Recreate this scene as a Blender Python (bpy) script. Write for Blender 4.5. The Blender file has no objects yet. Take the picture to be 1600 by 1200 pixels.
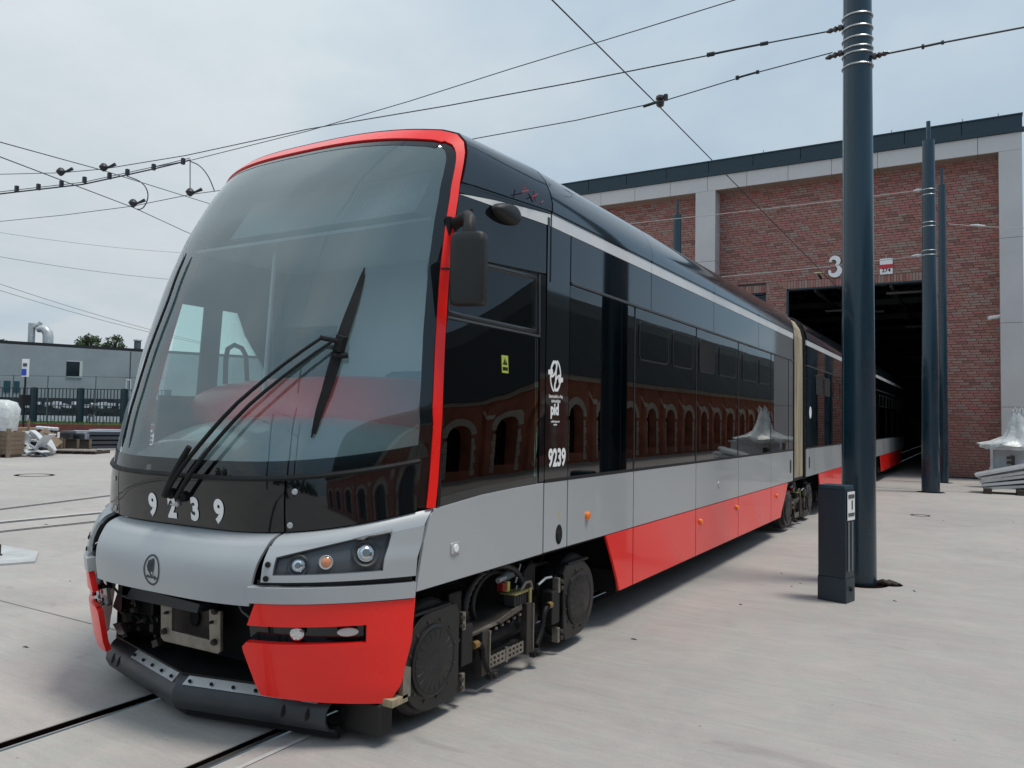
import bpy, bmesh, math, random
from mathutils import Vector, Matrix
import numpy as np
random.seed(7)
R=math.radians
sc=bpy.context.scene
col=sc.collection
# ------------------------------------------------------------------ camera
F=1230.0; CH=1.6
CAM=Matrix(((0.85919427,0.00820346,0.51158372),(0.51138283,-0.04604538,-0.85811853),(0.01651652,0.99890566,-0.04375704)))
cd=bpy.data.cameras.new('camera'); cam=bpy.data.objects.new('camera',cd); col.objects.link(cam)
cam.matrix_world=Matrix.Translation((0,0,CH))@CAM.to_4x4()
cd.sensor_width=36; cd.lens=36*F/1600; cd.clip_start=0.05; cd.clip_end=3000
sc.camera=cam
# ------------------------------------------------------------------ world
SUN_EL=R(71); SUN_AZ=R(74)      # azimuth clockwise from +Y
w=bpy.data.worlds.new('World'); sc.world=w; w.use_nodes=True
nt=w.node_tree; N=nt.nodes; L=nt.links
bg=N['Background']; bg.inputs['Strength'].default_value=0.066
sky=N.new('ShaderNodeTexSky'); sky.sky_type='NISHITA'; sky.sun_disc=False
sky.sun_elevation=SUN_EL; sky.sun_rotation=SUN_AZ; sky.air_density=1.0; sky.dust_density=2.0; sky.ozone_density=1.0
tc=N.new('ShaderNodeTexCoord'); sep=N.new('ShaderNodeSeparateXYZ'); L.new(tc.outputs['Generated'],sep.inputs[0])
def wm(op,a,b=None,c=None):
    n=N.new('ShaderNodeMath'); n.operation=op
    for i,v in enumerate((a,b,c)):
        if v is None: continue
        if isinstance(v,(int,float)): n.inputs[i].default_value=v
        else: L.new(v,n.inputs[i])
    return n.outputs[0]
zz=wm('MAXIMUM',sep.outputs[2],0.0); den=wm('ADD',zz,0.22)
cx=wm('DIVIDE',sep.outputs[0],den); cy=wm('DIVIDE',sep.outputs[1],den)
cb=N.new('ShaderNodeCombineXYZ'); L.new(cx,cb.inputs[0]); L.new(cy,cb.inputs[1])
no=N.new('ShaderNodeTexNoise'); no.inputs['Scale'].default_value=0.9; no.inputs['Detail'].default_value=5; no.inputs['Roughness'].default_value=0.48; no.inputs['Distortion'].default_value=0.5
L.new(cb.outputs[0],no.inputs['Vector'])
no2=N.new('ShaderNodeTexNoise'); no2.inputs['Scale'].default_value=3.2; no2.inputs['Detail'].default_value=6; no2.inputs['Roughness'].default_value=0.6
L.new(cb.outputs[0],no2.inputs['Vector'])
# cloud cover, thicker toward the sun side (west = -X)
cov=wm('ADD',wm('MULTIPLY',no.outputs[0],1.7),wm('MULTIPLY',sep.outputs[0],-0.55))
mr=N.new('ShaderNodeMapRange'); mr.inputs['From Min'].default_value=0.62; mr.inputs['From Max'].default_value=1.30
mr.inputs['To Min'].default_value=0.0; mr.inputs['To Max'].default_value=0.97; L.new(cov,mr.inputs['Value'])
cr=N.new('ShaderNodeValToRGB'); L.new(no2.outputs[0],cr.inputs[0])
cr.color_ramp.elements[0].position=0.32; cr.color_ramp.elements[0].color=(5.5,6.2,6.65,1)
cr.color_ramp.elements[1].position=0.66; cr.color_ramp.elements[1].color=(6.15,6.7,7.05,1)
# overcast-law rise toward the unseen zenith, added to lift light on shaded ground
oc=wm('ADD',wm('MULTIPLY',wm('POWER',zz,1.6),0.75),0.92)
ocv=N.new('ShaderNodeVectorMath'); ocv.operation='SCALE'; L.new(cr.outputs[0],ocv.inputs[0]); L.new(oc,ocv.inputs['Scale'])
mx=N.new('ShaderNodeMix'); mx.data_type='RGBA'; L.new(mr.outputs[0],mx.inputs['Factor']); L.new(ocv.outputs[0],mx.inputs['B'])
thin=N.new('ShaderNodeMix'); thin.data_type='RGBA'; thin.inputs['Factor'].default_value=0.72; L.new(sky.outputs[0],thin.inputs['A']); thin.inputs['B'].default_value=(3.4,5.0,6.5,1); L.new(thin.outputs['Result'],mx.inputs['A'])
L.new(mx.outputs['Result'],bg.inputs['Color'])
# ------------------------------------------------------------------ sun
sd=bpy.data.lights.new('sun','SUN'); sd.energy=1.5; sd.angle=R(15); sd.color=(1,0.95,0.87)
so=bpy.data.objects.new('sun',sd); col.objects.link(so)
sv=Vector((math.sin(SUN_AZ)*math.cos(SUN_EL),math.cos(SUN_AZ)*math.cos(SUN_EL),math.sin(SUN_EL)))
so.rotation_euler=sv.to_track_quat('Z','Y').to_euler(); so.location=(-20,0,40)
vs=sc.view_settings; vs.view_transform='Standard'; vs.look='None'; vs.exposure=0.68; vs.gamma=1
sc.render.engine='CYCLES'; sc.cycles.max_bounces=8; sc.cycles.transparent_max_bounces=16
# ------------------------------------------------------------------ helpers
def ray(px,py): return CAM@Vector((px-800,-(py-600),-F))
def onx(px,py,X): d=ray(px,py); t=X/d.x; return Vector((0,0,CH))+d*t
def ony(px,py,Y): d=ray(px,py); t=Y/d.y; return Vector((0,0,CH))+d*t
def onz(px,py,Z=0.0): d=ray(px,py); t=(Z-CH)/d.z; return Vector((0,0,CH))+d*t
def atd(px,py,dep): d=ray(px,py); return Vector((0,0,CH))+d*(dep/F)

_m={}
def mat(name,base,rough=0.5,metal=0.0,coat=0.0,spec=0.5,noise=None,bump=None,emit=None):
    """noise=(scale,amount,stretch xyz) lightens/darkens; bump=(scale,strength)"""
    if name in _m: return _m[name]
    m=bpy.data.materials.new(name); m.use_nodes=True; t=m.node_tree; b=t.nodes['Principled BSDF']
    b.inputs['Base Color'].default_value=(*base,1); b.inputs['Roughness'].default_value=rough; b.inputs['Metallic'].default_value=metal
    b.inputs['Specular IOR Level'].default_value=spec
    b.inputs['Coat Weight'].default_value=coat; b.inputs['Coat Roughness'].default_value=0.04
    tcn=t.nodes.new('ShaderNodeTexCoord')
    if noise:
        s,a=noise[0],noise[1]; st=noise[2] if len(noise)>2 else (1,1,1)
        mp=t.nodes.new('ShaderNodeMapping'); mp.inputs['Scale'].default_value=st; t.links.new(tcn.outputs['Object'],mp.inputs[0])
        n=t.nodes.new('ShaderNodeTexNoise'); n.inputs['Scale'].default_value=s; n.inputs['Detail'].default_value=8; n.inputs['Roughness'].default_value=0.62
        t.links.new(mp.outputs[0],n.inputs['Vector'])
        r=t.nodes.new('ShaderNodeMapRange'); r.inputs['From Min'].default_value=0.3; r.inputs['From Max'].default_value=0.7
        r.inputs['To Min'].default_value=1-a; r.inputs['To Max'].default_value=1+a; t.links.new(n.outputs[0],r.inputs['Value'])
        v=t.nodes.new('ShaderNodeVectorMath'); v.operation='SCALE'; v.inputs[0].default_value=base; t.links.new(r.outputs[0],v.inputs['Scale'])
        t.links.new(v.outputs[0],b.inputs['Base Color'])
        rr=t.nodes.new('ShaderNodeMapRange'); rr.inputs['From Min'].default_value=0.3; rr.inputs['From Max'].default_value=0.7
        rr.inputs['To Min'].default_value=max(0.02,rough*0.8); rr.inputs['To Max'].default_value=min(1,rough*1.25); t.links.new(n.outputs[0],rr.inputs['Value'])
        t.links.new(rr.outputs[0],b.inputs['Roughness'])
    if bump:
        n=t.nodes.new('ShaderNodeTexNoise'); n.inputs['Scale'].default_value=bump[0]; n.inputs['Detail'].default_value=5
        t.links.new(tcn.outputs['Object'],n.inputs['Vector'])
        bp=t.nodes.new('ShaderNodeBump'); bp.inputs['Strength'].default_value=bump[1]; bp.inputs['Distance'].default_value=bump[2] if len(bump)>2 else 0.01
        t.links.new(n.outputs[0],bp.inputs['Height']); t.links.new(bp.outputs[0],b.inputs['Normal'])
    if emit: b.inputs['Emission Color'].default_value=(*emit[:3],1); b.inputs['Emission Strength'].default_value=emit[3]
    _m[name]=m; return m
def glass(name,tint,ior=1.5,rough=0.0,wave=None,milk=0.0):
    if name in _m: return _m[name]
    m=bpy.data.materials.new(name); m.use_nodes=True; t=m.node_tree; t.nodes.clear()
    o=t.nodes.new('ShaderNodeOutputMaterial'); tr=t.nodes.new('ShaderNodeBsdfTransparent'); tr.inputs[0].default_value=(*tint,1)
    g=t.nodes.new('ShaderNodeBsdfGlossy'); g.inputs['Roughness'].default_value=rough; g.inputs['Color'].default_value=(1,1,1,1)
    fr=t.nodes.new('ShaderNodeFresnel'); fr.inputs['IOR'].default_value=ior
    ge=t.nodes.new('ShaderNodeNewGeometry')
    # same Fresnel from both sides of a thin pane: always use outward facing value
    mi=t.nodes.new('ShaderNodeMixShader'); t.links.new(fr.outputs[0],mi.inputs[0]); t.links.new(tr.outputs[0],mi.inputs[1]); t.links.new(g.outputs[0],mi.inputs[2])
    if wave:
        tcn=t.nodes.new('ShaderNodeTexCoord'); n=t.nodes.new('ShaderNodeTexNoise'); n.inputs['Scale'].default_value=wave[0]; n.inputs['Detail'].default_value=1
        mp=t.nodes.new('ShaderNodeMapping'); mp.inputs['Scale'].default_value=(1,1,0.5); t.links.new(tcn.outputs['Object'],mp.inputs[0]); t.links.new(mp.outputs[0],n.inputs['Vector'])
        bp=t.nodes.new('ShaderNodeBump'); bp.inputs['Strength'].default_value=1; bp.inputs['Distance'].default_value=wave[1]
        t.links.new(n.outputs[0],bp.inputs['Height']); t.links.new(bp.outputs[0],g.inputs['Normal'])
    sh=mi.outputs[0]
    if milk>0:  # milk mixes a pale teal haze into the colour in place of reflected sky
        d=t.nodes.new('ShaderNodeBsdfDiffuse'); d.inputs[0].default_value=(0.45,0.80,0.84,1)
        m2=t.nodes.new('ShaderNodeMixShader'); m2.inputs[0].default_value=milk; t.links.new(sh,m2.inputs[1]); t.links.new(d.outputs[0],m2.inputs[2]); sh=m2.outputs[0]
    t.links.new(sh,o.inputs['Surface']); _m[name]=m; return m

WO={}   # world origin of every object
class MB:
    def __init__(s): s.v=[]; s.f=[]
    def quad(s,a,b,c,d): i=len(s.v); s.v+= [tuple(a),tuple(b),tuple(c),tuple(d)]; s.f.append((i,i+1,i+2,i+3))
    def poly(s,pts): i=len(s.v); s.v+=[tuple(p) for p in pts]; s.f.append(tuple(range(i,i+len(pts))))
    def box(s,x0,x1,y0,y1,z0,z1,rot=None,ctr=None):
        i=len(s.v); P=[Vector((x,y,z)) for z in (z0,z1) for y in (y0,y1) for x in (x0,x1)]
        if rot is not None:
            c=Vector(ctr) if ctr is not None else Vector(((x0+x1)/2,(y0+y1)/2,(z0+z1)/2)); P=[c+rot@(p-c) for p in P]
        s.v+=[tuple(p) for p in P]
        for q in ((0,2,3,1),(4,5,7,6),(0,1,5,4),(2,6,7,3),(0,4,6,2),(1,3,7,5)): s.f.append(tuple(i+k for k in q))
        return s
    def prism(s,pts,off):
        """closed polygon pts (3-D) extruded by vector off"""
        off=Vector(off); n=len(pts); i=len(s.v); s.v+=[tuple(p) for p in pts]+[tuple(Vector(p)+off) for p in pts]
        s.f.append(tuple(i+k for k in range(n))[::-1]); s.f.append(tuple(i+n+k for k in range(n)))
        for k in range(n): s.f.append((i+k,i+(k+1)%n,i+n+(k+1)%n,i+n+k))
        return s
    def tube(s,pts,r,seg=8,cap=True,closed=False):
        pts=[Vector(p) for p in pts]; n=len(pts); rr=r if isinstance(r,(list,tuple)) else [r]*n
        up=None; base=len(s.v)
        for k,p in enumerate(pts):
            a=pts[(k-1)%n] if (closed or k>0) else p; b=pts[(k+1)%n] if (closed or k<n-1) else p
            d=(b-a).normalized()
            if up is None: up=Vector((0,0,1)) if abs(d.z)<0.9 else Vector((1,0,0))
            x=d.cross(up).normalized(); y=x.cross(d).normalized(); up=y
            for j in range(seg):
                an=2*math.pi*j/seg; s.v.append(tuple(p+(x*math.cos(an)+y*math.sin(an))*rr[k]))
        m=n if closed else n-1
        for k in range(m):
            for j in range(seg):
                a=base+k*seg+j; b=base+k*seg+(j+1)%seg; c=base+((k+1)%n)*seg+(j+1)%seg; d=base+((k+1)%n)*seg+j
                s.f.append((a,b,c,d))
        if cap and not closed:
            s.f.append(tuple(base+j for j in range(seg))[::-1]); s.f.append(tuple(base+(n-1)*seg+j for j in range(seg)))
        return s
    def lathe(s,c,axis,prof,seg=24):
        """prof: list of (along axis, radius)"""
        c=Vector(c); axis=Vector(axis).normalized(); up=Vector((0,0,1)) if abs(axis.z)<0.9 else Vector((1,0,0))
        x=axis.cross(up).normalized(); y=axis.cross(x); b=len(s.v)
        for h,r in prof:
            for j in range(seg):
                an=2*math.pi*j/seg; s.v.append(tuple(c+axis*h+(x*math.cos(an)+y*math.sin(an))*r))
        for k in range(len(prof)-1):
            for j in range(seg): s.f.append((b+k*seg+j,b+k*seg+(j+1)%seg,b+(k+1)*seg+(j+1)%seg,b+(k+1)*seg+j))
        s.f.append(tuple(b+j for j in range(seg))[::-1]); s.f.append(tuple(b+(len(prof)-1)*seg+j for j in range(seg)))
        return s
    def grid(s,fn,us,vs_):
        b=len(s.v); nu=len(us)
        for v in vs_:
            for u in us: s.v.append(tuple(fn(u,v)))
        for j in range(len(vs_)-1):
            for i in range(nu-1): s.f.append((b+j*nu+i,b+j*nu+i+1,b+(j+1)*nu+i+1,b+(j+1)*nu+i))
        return s
    def build(s,name,m,parent=None,smooth=False,bevel=0,solid=0,loc=None,normals=True,auto=None):
        po=WO[parent] if parent is not None else Vector((0,0,0))
        if loc is None:
            if parent is None:
                a=np.array(s.v); loc=Vector(((a[:,0].min()+a[:,0].max())/2,(a[:,1].min()+a[:,1].max())/2,a[:,2].min()))
            else: 
                a=np.array(s.v); loc=Vector([float(t) for t in (a.min(0)+a.max(0))/2])
        loc=Vector(loc)
        me=bpy.data.meshes.new(name); me.from_pydata([(x-loc.x,y-loc.y,z-loc.z) for x,y,z in s.v],[],s.f)
        bm=bmesh.new(); bm.from_mesh(me)
        bmesh.ops.remove_doubles(bm,verts=bm.verts,dist=1e-5)
        if normals: bmesh.ops.recalc_face_normals(bm,faces=bm.faces)
        bm.to_mesh(me); bm.free()
        if smooth:
            for p in me.polygons: p.use_smooth=True
            if auto is None: auto=35
            me.set_sharp_from_angle(angle=R(auto))
        me.materials.append(m)
        o=bpy.data.objects.new(name,me); col.objects.link(o)
        o.location=loc-po
        if parent is not None: o.parent=parent
        WO[o]=loc
        if solid:
            q=o.modifiers.new('thickness','SOLIDIFY'); q.thickness=solid; q.offset=-1
            if smooth: q=o.modifiers.new('split','EDGE_SPLIT'); q.split_angle=R(40)
        if bevel:
            q=o.modifiers.new('edge','BEVEL'); q.width=bevel; q.segments=2; q.limit_method='ANGLE'; q.angle_limit=R(40); q.harden_normals=False
        return o
def tag(o,label,cat,group=None,kind=None):
    if label: o['label']=label
    if cat: o['category']=cat
    if group: o['group']=group
    if kind: o['kind']=kind
    return o
def empty(name,loc,label=None,cat=None,group=None):
    o=bpy.data.objects.new(name,None); col.objects.link(o); o.location=loc; WO[o]=Vector(loc)
    o.empty_display_size=0.2
    return tag(o,label,cat,group)
def dup(o,off,parent=None,**tags):
    c=o.copy(); col.objects.link(c)
    if parent is None:
        c.location=Vector(o.location)+Vector(off); WO[c]=WO[o]+Vector(off)
    else:
        c.parent=parent; c.location=o.location; WO[c]=WO[o]+(WO[parent]-WO[o.parent]) if o.parent in WO else WO[o]
    for k in list(o.children): dup(k,off,c)
    return c
def textmesh(s,size,bold=0.0,align='CENTER',space=1.0,xs=1.0):
    c=bpy.data.curves.new('t','FONT'); c.body=s; c.size=size; c.align_x=align; c.align_y='BOTTOM'; c.offset=bold; c.space_character=space; c.resolution_u=4
    o=bpy.data.objects.new('t',c); col.objects.link(o)
    dg=bpy.context.evaluated_depsgraph_get(); me=bpy.data.meshes.new_from_object(o.evaluated_get(dg))
    v=[(p.co.x*xs,p.co.y) for p in me.vertices]; f=[tuple(p.vertices) for p in me.polygons]
    bpy.data.objects.remove(o); bpy.data.curves.remove(c); bpy.data.meshes.remove(me)
    return v,f
def flat(name,vf,fn,m,parent,**k):
    mb=MB(); mb.v=[tuple(fn(x,y)) for x,y in vf[0]]; mb.f=list(vf[1]); return mb.build(name,m,parent,normals=False,**k)
def ngon(cx,cy,rx,ry,n=24,a0=0,a1=360):
    return [(cx+rx*math.cos(R(a0+(a1-a0)*i/n)),cy+ry*math.sin(R(a0+(a1-a0)*i/n))) for i in range(n+(0 if a1-a0==360 else 1))]
def ring2(cx,cy,rx,ry,t,n=40,a0=0,a1=360):
    v=[];f=[]; N_=n+1
    for i in range(N_):
        a=R(a0+(a1-a0)*i/n); v+= [(cx+(rx)*math.cos(a),cy+(ry)*math.sin(a)),(cx+(rx-t)*math.cos(a),cy+(ry-t)*math.sin(a))]
    for i in range(n): f.append((2*i,2*i+2,2*i+3,2*i+1))
    return v,f
# ------------------------------------------------------------------ materials
def concrete():
    m=bpy.data.materials.new('concrete_yard'); m.use_nodes=True; t=m.node_tree; b=t.nodes['Principled BSDF']; l=t.links
    tcn=t.nodes.new('ShaderNodeTexCoord')
    def noise(s,st,det=8,ro=0.6,rot=0,dist=0):
        mp=t.nodes.new('ShaderNodeMapping'); mp.inputs['Scale'].default_value=st; mp.inputs['Rotation'].default_value=(0,0,R(rot)); l.new(tcn.outputs['Object'],mp.inputs[0])
        n=t.nodes.new('ShaderNodeTexNoise'); n.inputs['Scale'].default_value=s; n.inputs['Detail'].default_value=det; n.inputs['Roughness'].default_value=ro; n.inputs['Distortion'].default_value=dist
        l.new(mp.outputs[0],n.inputs['Vector']); return n.outputs[0]
    def ramp(v,a,b_,c0,c1):
        r=t.nodes.new('ShaderNodeValToRGB'); r.color_ramp.elements[0].position=a; r.color_ramp.elements[1].position=b_
        r.color_ramp.elements[0].color=(*c0,1); r.color_ramp.elements[1].color=(*c1,1); l.new(v,r.inputs[0]); return r.outputs[0]
    def mulc(a,b_,fac=1.0):
        n=t.nodes.new('ShaderNodeMix'); n.data_type='RGBA'; n.blend_type='MULTIPLY'; n.inputs['Factor'].default_value=fac; l.new(a,n.inputs['A']); l.new(b_,n.inputs['B']); return n.outputs['Result']
    big=ramp(noise(0.35,(1,1,1),5,0.55,0,0.6),0.32,0.72,(0.372,0.356,0.343),(0.445,0.424,0.400))
    mid=ramp(noise(1.7,(1,1,1),8,0.65,20,1.2),0.35,0.68,(0.915,0.915,0.92),(1.03,1.03,1.02))
    st=ramp(noise(1.0,(0.45,5.5,1),8,0.7,8),0.36,0.66,(0.955,0.953,0.95),(1.02,1.02,1.02))
    st2=ramp(noise(2.2,(0.5,9,1),6,0.7,-14,0.4),0.30,0.60,(0.94,0.94,0.94),(1.02,1.02,1.02))
    fine=ramp(noise(60,(1,1,1),6,0.75),0.3,0.75,(0.93,0.93,0.93),(1.06,1.06,1.06))
    stain=ramp(noise(0.9,(1,1.4,1),4,0.5,40,2.0),0.24,0.36,(0.80,0.79,0.80),(1,1,1))
    pin=ramp(noise(26,(1,1,1),3,0.5),0.225,0.275,(0.42,0.40,0.38),(1,1,1))
    c=mulc(big,mid); c=mulc(c,st); c=mulc(c,st2,0.8); c=mulc(c,fine); c=mulc(c,ramp(noise(14,(0.35,2.6,1),7,0.75,12,0.6),0.30,0.70,(0.925,0.92,0.915),(1.05,1.05,1.05))); c=mulc(c,ramp(noise(2.4,(1,1,1),5,0.6,0,1.5),0.36,0.66,(1.035,0.985,0.985),(0.975,1.0,0.985))); c=mulc(c,stain); c=mulc(c,pin)
    l.new(c,b.inputs['Base Color']); b.inputs['Roughness'].default_value=0.78; b.inputs['Specular IOR Level'].default_value=0.35
    h=t.nodes.new('ShaderNodeMath'); h.operation='ADD'; l.new(noise(9,(0.6,3,1),8,0.7,10),h.inputs[0]); l.new(noise(120,(1,1,1),3,0.6),h.inputs[1])
    bp=t.nodes.new('ShaderNodeBump'); bp.inputs['Strength'].default_value=0.35; bp.inputs['Distance'].default_value=0.006; l.new(h.outputs[0],bp.inputs['Height']); l.new(bp.outputs[0],b.inputs['Normal'])
    return m
M_conc=concrete()
def brickmat():
    m=bpy.data.materials.new('red_brick'); m.use_nodes=True; t=m.node_tree; b=t.nodes['Principled BSDF']; l=t.links
    ge=t.nodes.new('ShaderNodeNewGeometry'); oi=t.nodes.new('ShaderNodeObjectInfo'); ad=t.nodes.new('ShaderNodeMath'); ad.operation='ADD'
    l.new(ge.outputs['Random Per Island'],ad.inputs[0]); l.new(oi.outputs['Random'],ad.inputs[1]); fr=t.nodes.new('ShaderNodeMath'); fr.operation='FRACT'; l.new(ad.outputs[0],fr.inputs[0])
    r=t.nodes.new('ShaderNodeValToRGB'); l.new(fr.outputs[0],r.inputs[0]); e=r.color_ramp.elements
    cols=[(0.0,(0.235,0.12,0.10)),(0.14,(0.35,0.155,0.125)),(0.32,(0.39,0.185,0.148)),(0.48,(0.36,0.235,0.195)),(0.62,(0.42,0.145,0.135)),(0.78,(0.335,0.26,0.22)),(0.9,(0.38,0.185,0.15)),(1.0,(0.42,0.15,0.14))]
    e[0].position=0; e[0].color=(*cols[0][1],1); e[1].position=1; e[1].color=(*cols[-1][1],1)
    for p,c in cols[1:-1]: x=e.new(p); x.color=(*c,1)
    r.color_ramp.interpolation='LINEAR'
    tcn=t.nodes.new('ShaderNodeTexCoord'); n=t.nodes.new('ShaderNodeTexNoise'); n.inputs['Scale'].default_value=14; n.inputs['Detail'].default_value=6; l.new(tcn.outputs['Object'],n.inputs['Vector'])
    mr_=t.nodes.new('ShaderNodeMapRange'); mr_.inputs['To Min'].default_value=0.7; mr_.inputs['To Max'].default_value=1.3; l.new(n.outputs[0],mr_.inputs['Value'])
    v=t.nodes.new('ShaderNodeVectorMath'); v.operation='SCALE'; l.new(r.outputs[0],v.inputs[0]); l.new(mr_.outputs[0],v.inputs['Scale'])
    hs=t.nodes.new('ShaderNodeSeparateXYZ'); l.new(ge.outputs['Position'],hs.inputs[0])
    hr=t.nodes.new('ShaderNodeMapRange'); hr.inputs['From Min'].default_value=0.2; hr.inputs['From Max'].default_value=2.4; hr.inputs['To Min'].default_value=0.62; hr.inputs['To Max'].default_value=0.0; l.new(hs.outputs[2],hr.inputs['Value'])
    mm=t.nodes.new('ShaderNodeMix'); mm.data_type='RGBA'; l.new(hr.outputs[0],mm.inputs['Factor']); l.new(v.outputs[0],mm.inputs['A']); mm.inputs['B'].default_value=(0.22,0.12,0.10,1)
    l.new(mm.outputs['Result'],b.inputs['Base Color']); b.inputs['Roughness'].default_value=0.8
    return m
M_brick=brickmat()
M_mortar=mat('mortar',(0.06,0.048,0.045),0.9,noise=(8,0.25))
M_clad=mat('cladding_panel',(0.60,0.575,0.565),0.55,noise=(0.8,0.07))
M_dkmetal=mat('dark_coping_metal',(0.030,0.052,0.066),0.42,metal=0.35,noise=(1.2,0.15))
M_pole=mat('pole_paint',(0.010,0.036,0.056),0.30,coat=0.35,noise=(3,0.22,(1,1,0.25)))
M_band=mat('steel_band',(0.62,0.63,0.63),0.35,metal=0.6)
M_red=mat('red_paint',(0.95,0.018,0.012),0.30,coat=0.35,spec=0.4,noise=(1.5,0.05))
M_silver=mat('silver_paint',(0.41,0.435,0.45),0.33,metal=0.08,coat=0.3,noise=(0.9,0.05))
M_black=mat('black_gloss',(0.0055,0.007,0.0085),0.045,coat=0.3)
M_roofp=mat('roof_gloss',(0.012,0.018,0.024),0.10,coat=0.5,noise=(2,0.2))
M_white=mat('white_stripe',(0.72,0.73,0.72),0.35,coat=0.3,noise=(2,0.06))
M_sign=mat('white_lettering',(0.90,0.90,0.89),0.5)
M_rub=mat('black_rubber',(0.010,0.011,0.012),0.55,spec=0.25,noise=(8,0.3),bump=(60,0.2,0.002))
M_mir=mat('mirror_plastic',(0.014,0.014,0.014),0.5,bump=(180,0.25,0.001),noise=(6,0.15))
M_plow=mat('plow_paint',(0.030,0.036,0.042),0.42,noise=(7,0.25,(1,1,1)))
M_lamph=mat('lamp_housing',(0.062,0.072,0.082),0.42,coat=0.2)
M_chrome=mat('chrome',(0.62,0.63,0.64),0.12,metal=1)
M_lens=mat('lamp_lens',(0.75,0.78,0.78),0.05,spec=0.9,coat=1)
M_amberlens=mat('amber_bulb',(0.55,0.22,0.10),0.15,coat=0.8)
M_amber=mat('amber_marker',(0.95,0.22,0.01),0.25,coat=0.6)
M_steel=mat('bare_steel',(0.24,0.22,0.185),0.45,metal=0.5,noise=(9,0.35))
M_galv=mat('galvanised',(0.52,0.53,0.53),0.42,metal=0.4,noise=(4,0.2))
M_dsteel=mat('dirty_black_steel',(0.011,0.0105,0.010),0.6,noise=(10,0.5))
M_dbrown=mat('dirty_brown_steel',(0.040,0.034,0.028),0.62,noise=(9,0.4))
M_yel=mat('yellow_paint_worn',(0.24,0.21,0.075),0.6,noise=(14,0.4))
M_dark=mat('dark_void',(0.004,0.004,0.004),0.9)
M_rail=mat('rail_steel',(0.30,0.29,0.275),0.28,metal=0.8,noise=(5,0.2,(1,0.2,1)))
M_groove=mat('rail_groove_rust',(0.008,0.005,0.004),0.95,spec=0.0,noise=(14,0.5))
M_trim=mat('grey_trim',(0.08,0.085,0.09),0.35,metal=0.3)
M_seam=mat('seam_rubber',(0.010,0.010,0.011),0.6)
M_bellow=mat('bellows_fabric',(0.42,0.36,0.26),0.8,noise=(9,0.55,(1,5,0.12)))
M_glass_f=glass('windscreen_glass',(0.96,1.0,1.0),2.2,wave=(1.2,0.003),milk=0.085)
M_glass_s=glass('tinted_side_glass',(0.28,0.44,0.41),1.6,wave=(0.6,0.002))
M_glass_c=glass('cab_side_glass',(0.58,0.80,0.76),1.5,wave=(0.8,0.002))
M_dash=mat('dash_grey',(0.70,0.86,0.84),0.35,coat=0.4,noise=(3,0.08))
M_cowl=mat('red_cowl',(0.95,0.045,0.04),0.5,coat=0.2)
M_inter=mat('interior_grey',(0.50,0.60,0.61),0.6)
M_interd=mat('interior_dark',(0.03,0.035,0.036),0.7)
M_seat=mat('seat_fabric',(0.03,0.09,0.12),0.8,noise=(20,0.3))
M_wood=mat('weathered_wood',(0.20,0.145,0.10),0.8,noise=(5,0.35,(1,6,1)))
M_woodd=mat('dark_wood',(0.055,0.042,0.033),0.85,noise=(6,0.4))
M_render=mat('grey_render_wall',(0.29,0.315,0.34),0.85,noise=(0.25,0.16))
M_gfence=mat('fence_green',(0.012,0.034,0.044),0.5)
M_plastic=mat('white_plastic',(0.62,0.64,0.66),0.45,noise=(3,0.15))
M_wrap=mat('plastic_wrap',(0.60,0.63,0.62),0.3,noise=(6,0.2),bump=(9,0.6,0.03))
M_grass=mat('grass',(0.045,0.085,0.018),0.9,noise=(3,0.5))
# ================================================================== GROUND
RX=(-3.985,-3.055)      # running rails of the tram's track
def ground():
    mb=MB()
    xs=[-500,-60,-30,-15,-10,-6,RX[0]-0.045]; 
    def strip(x0,x1,y0,y1): mb.quad((x0,y0,0),(x1,y0,0),(x1,y1,0),(x0,y1,0))
    gaps=[(RX[0]-0.11,RX[0]+0.024),(RX[1]-0.075,RX[1]+0.048)]
    strip(-600,gaps[0][0],-400,900); strip(gaps[0][1],gaps[1][0],-400,900); strip(gaps[1][1],600,-400,900)
    o=mb.build('ground',M_conc,None,loc=(0,0,0)); tag(o,None,None,kind='structure')
ground()
for k,x in enumerate(RX):
    t=empty('grooved_rail',(x,3,0),'left running rail sunk in the concrete under the tram, dark groove beside it' if k==0 else 'right running rail sunk in the concrete, leading out under the near corner of the tram','rail','rails of the track the tram stands on')
    g0,g1,h0,h1=((-0.085,-0.006,-0.006,0.010) if k==0 else (-0.050,0.0,0.0,0.034))
    mb=MB(); mb.box(x-0.11,x+0.055,-30,60,-0.09,-0.05); mb.build('groove',M_groove,t)
    mb=MB(); mb.box(x+h0,x+h1,-30,60,-0.05,0.002); mb.build('rail_head',M_rail,t)
    mb=MB(); mb.box(x+g0-0.025,x+g0,-30,60,-0.05,0.001); mb.build('joint_filler',mat('pale_filler',(0.36,0.34,0.32),0.9,noise=(3,0.2)),t)
    MB().box(x+g0-0.001,x+g0+0.006,-30,60,-0.05,-0.003).build('groove_wall',M_groove,t)
    if k==1: MB().box(x-0.022,x,-30,60,-0.05,-0.012).build('guard_rail',mat('rusty_steel',(0.10,0.05,0.035),0.7,noise=(9,0.4)),t)
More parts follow.
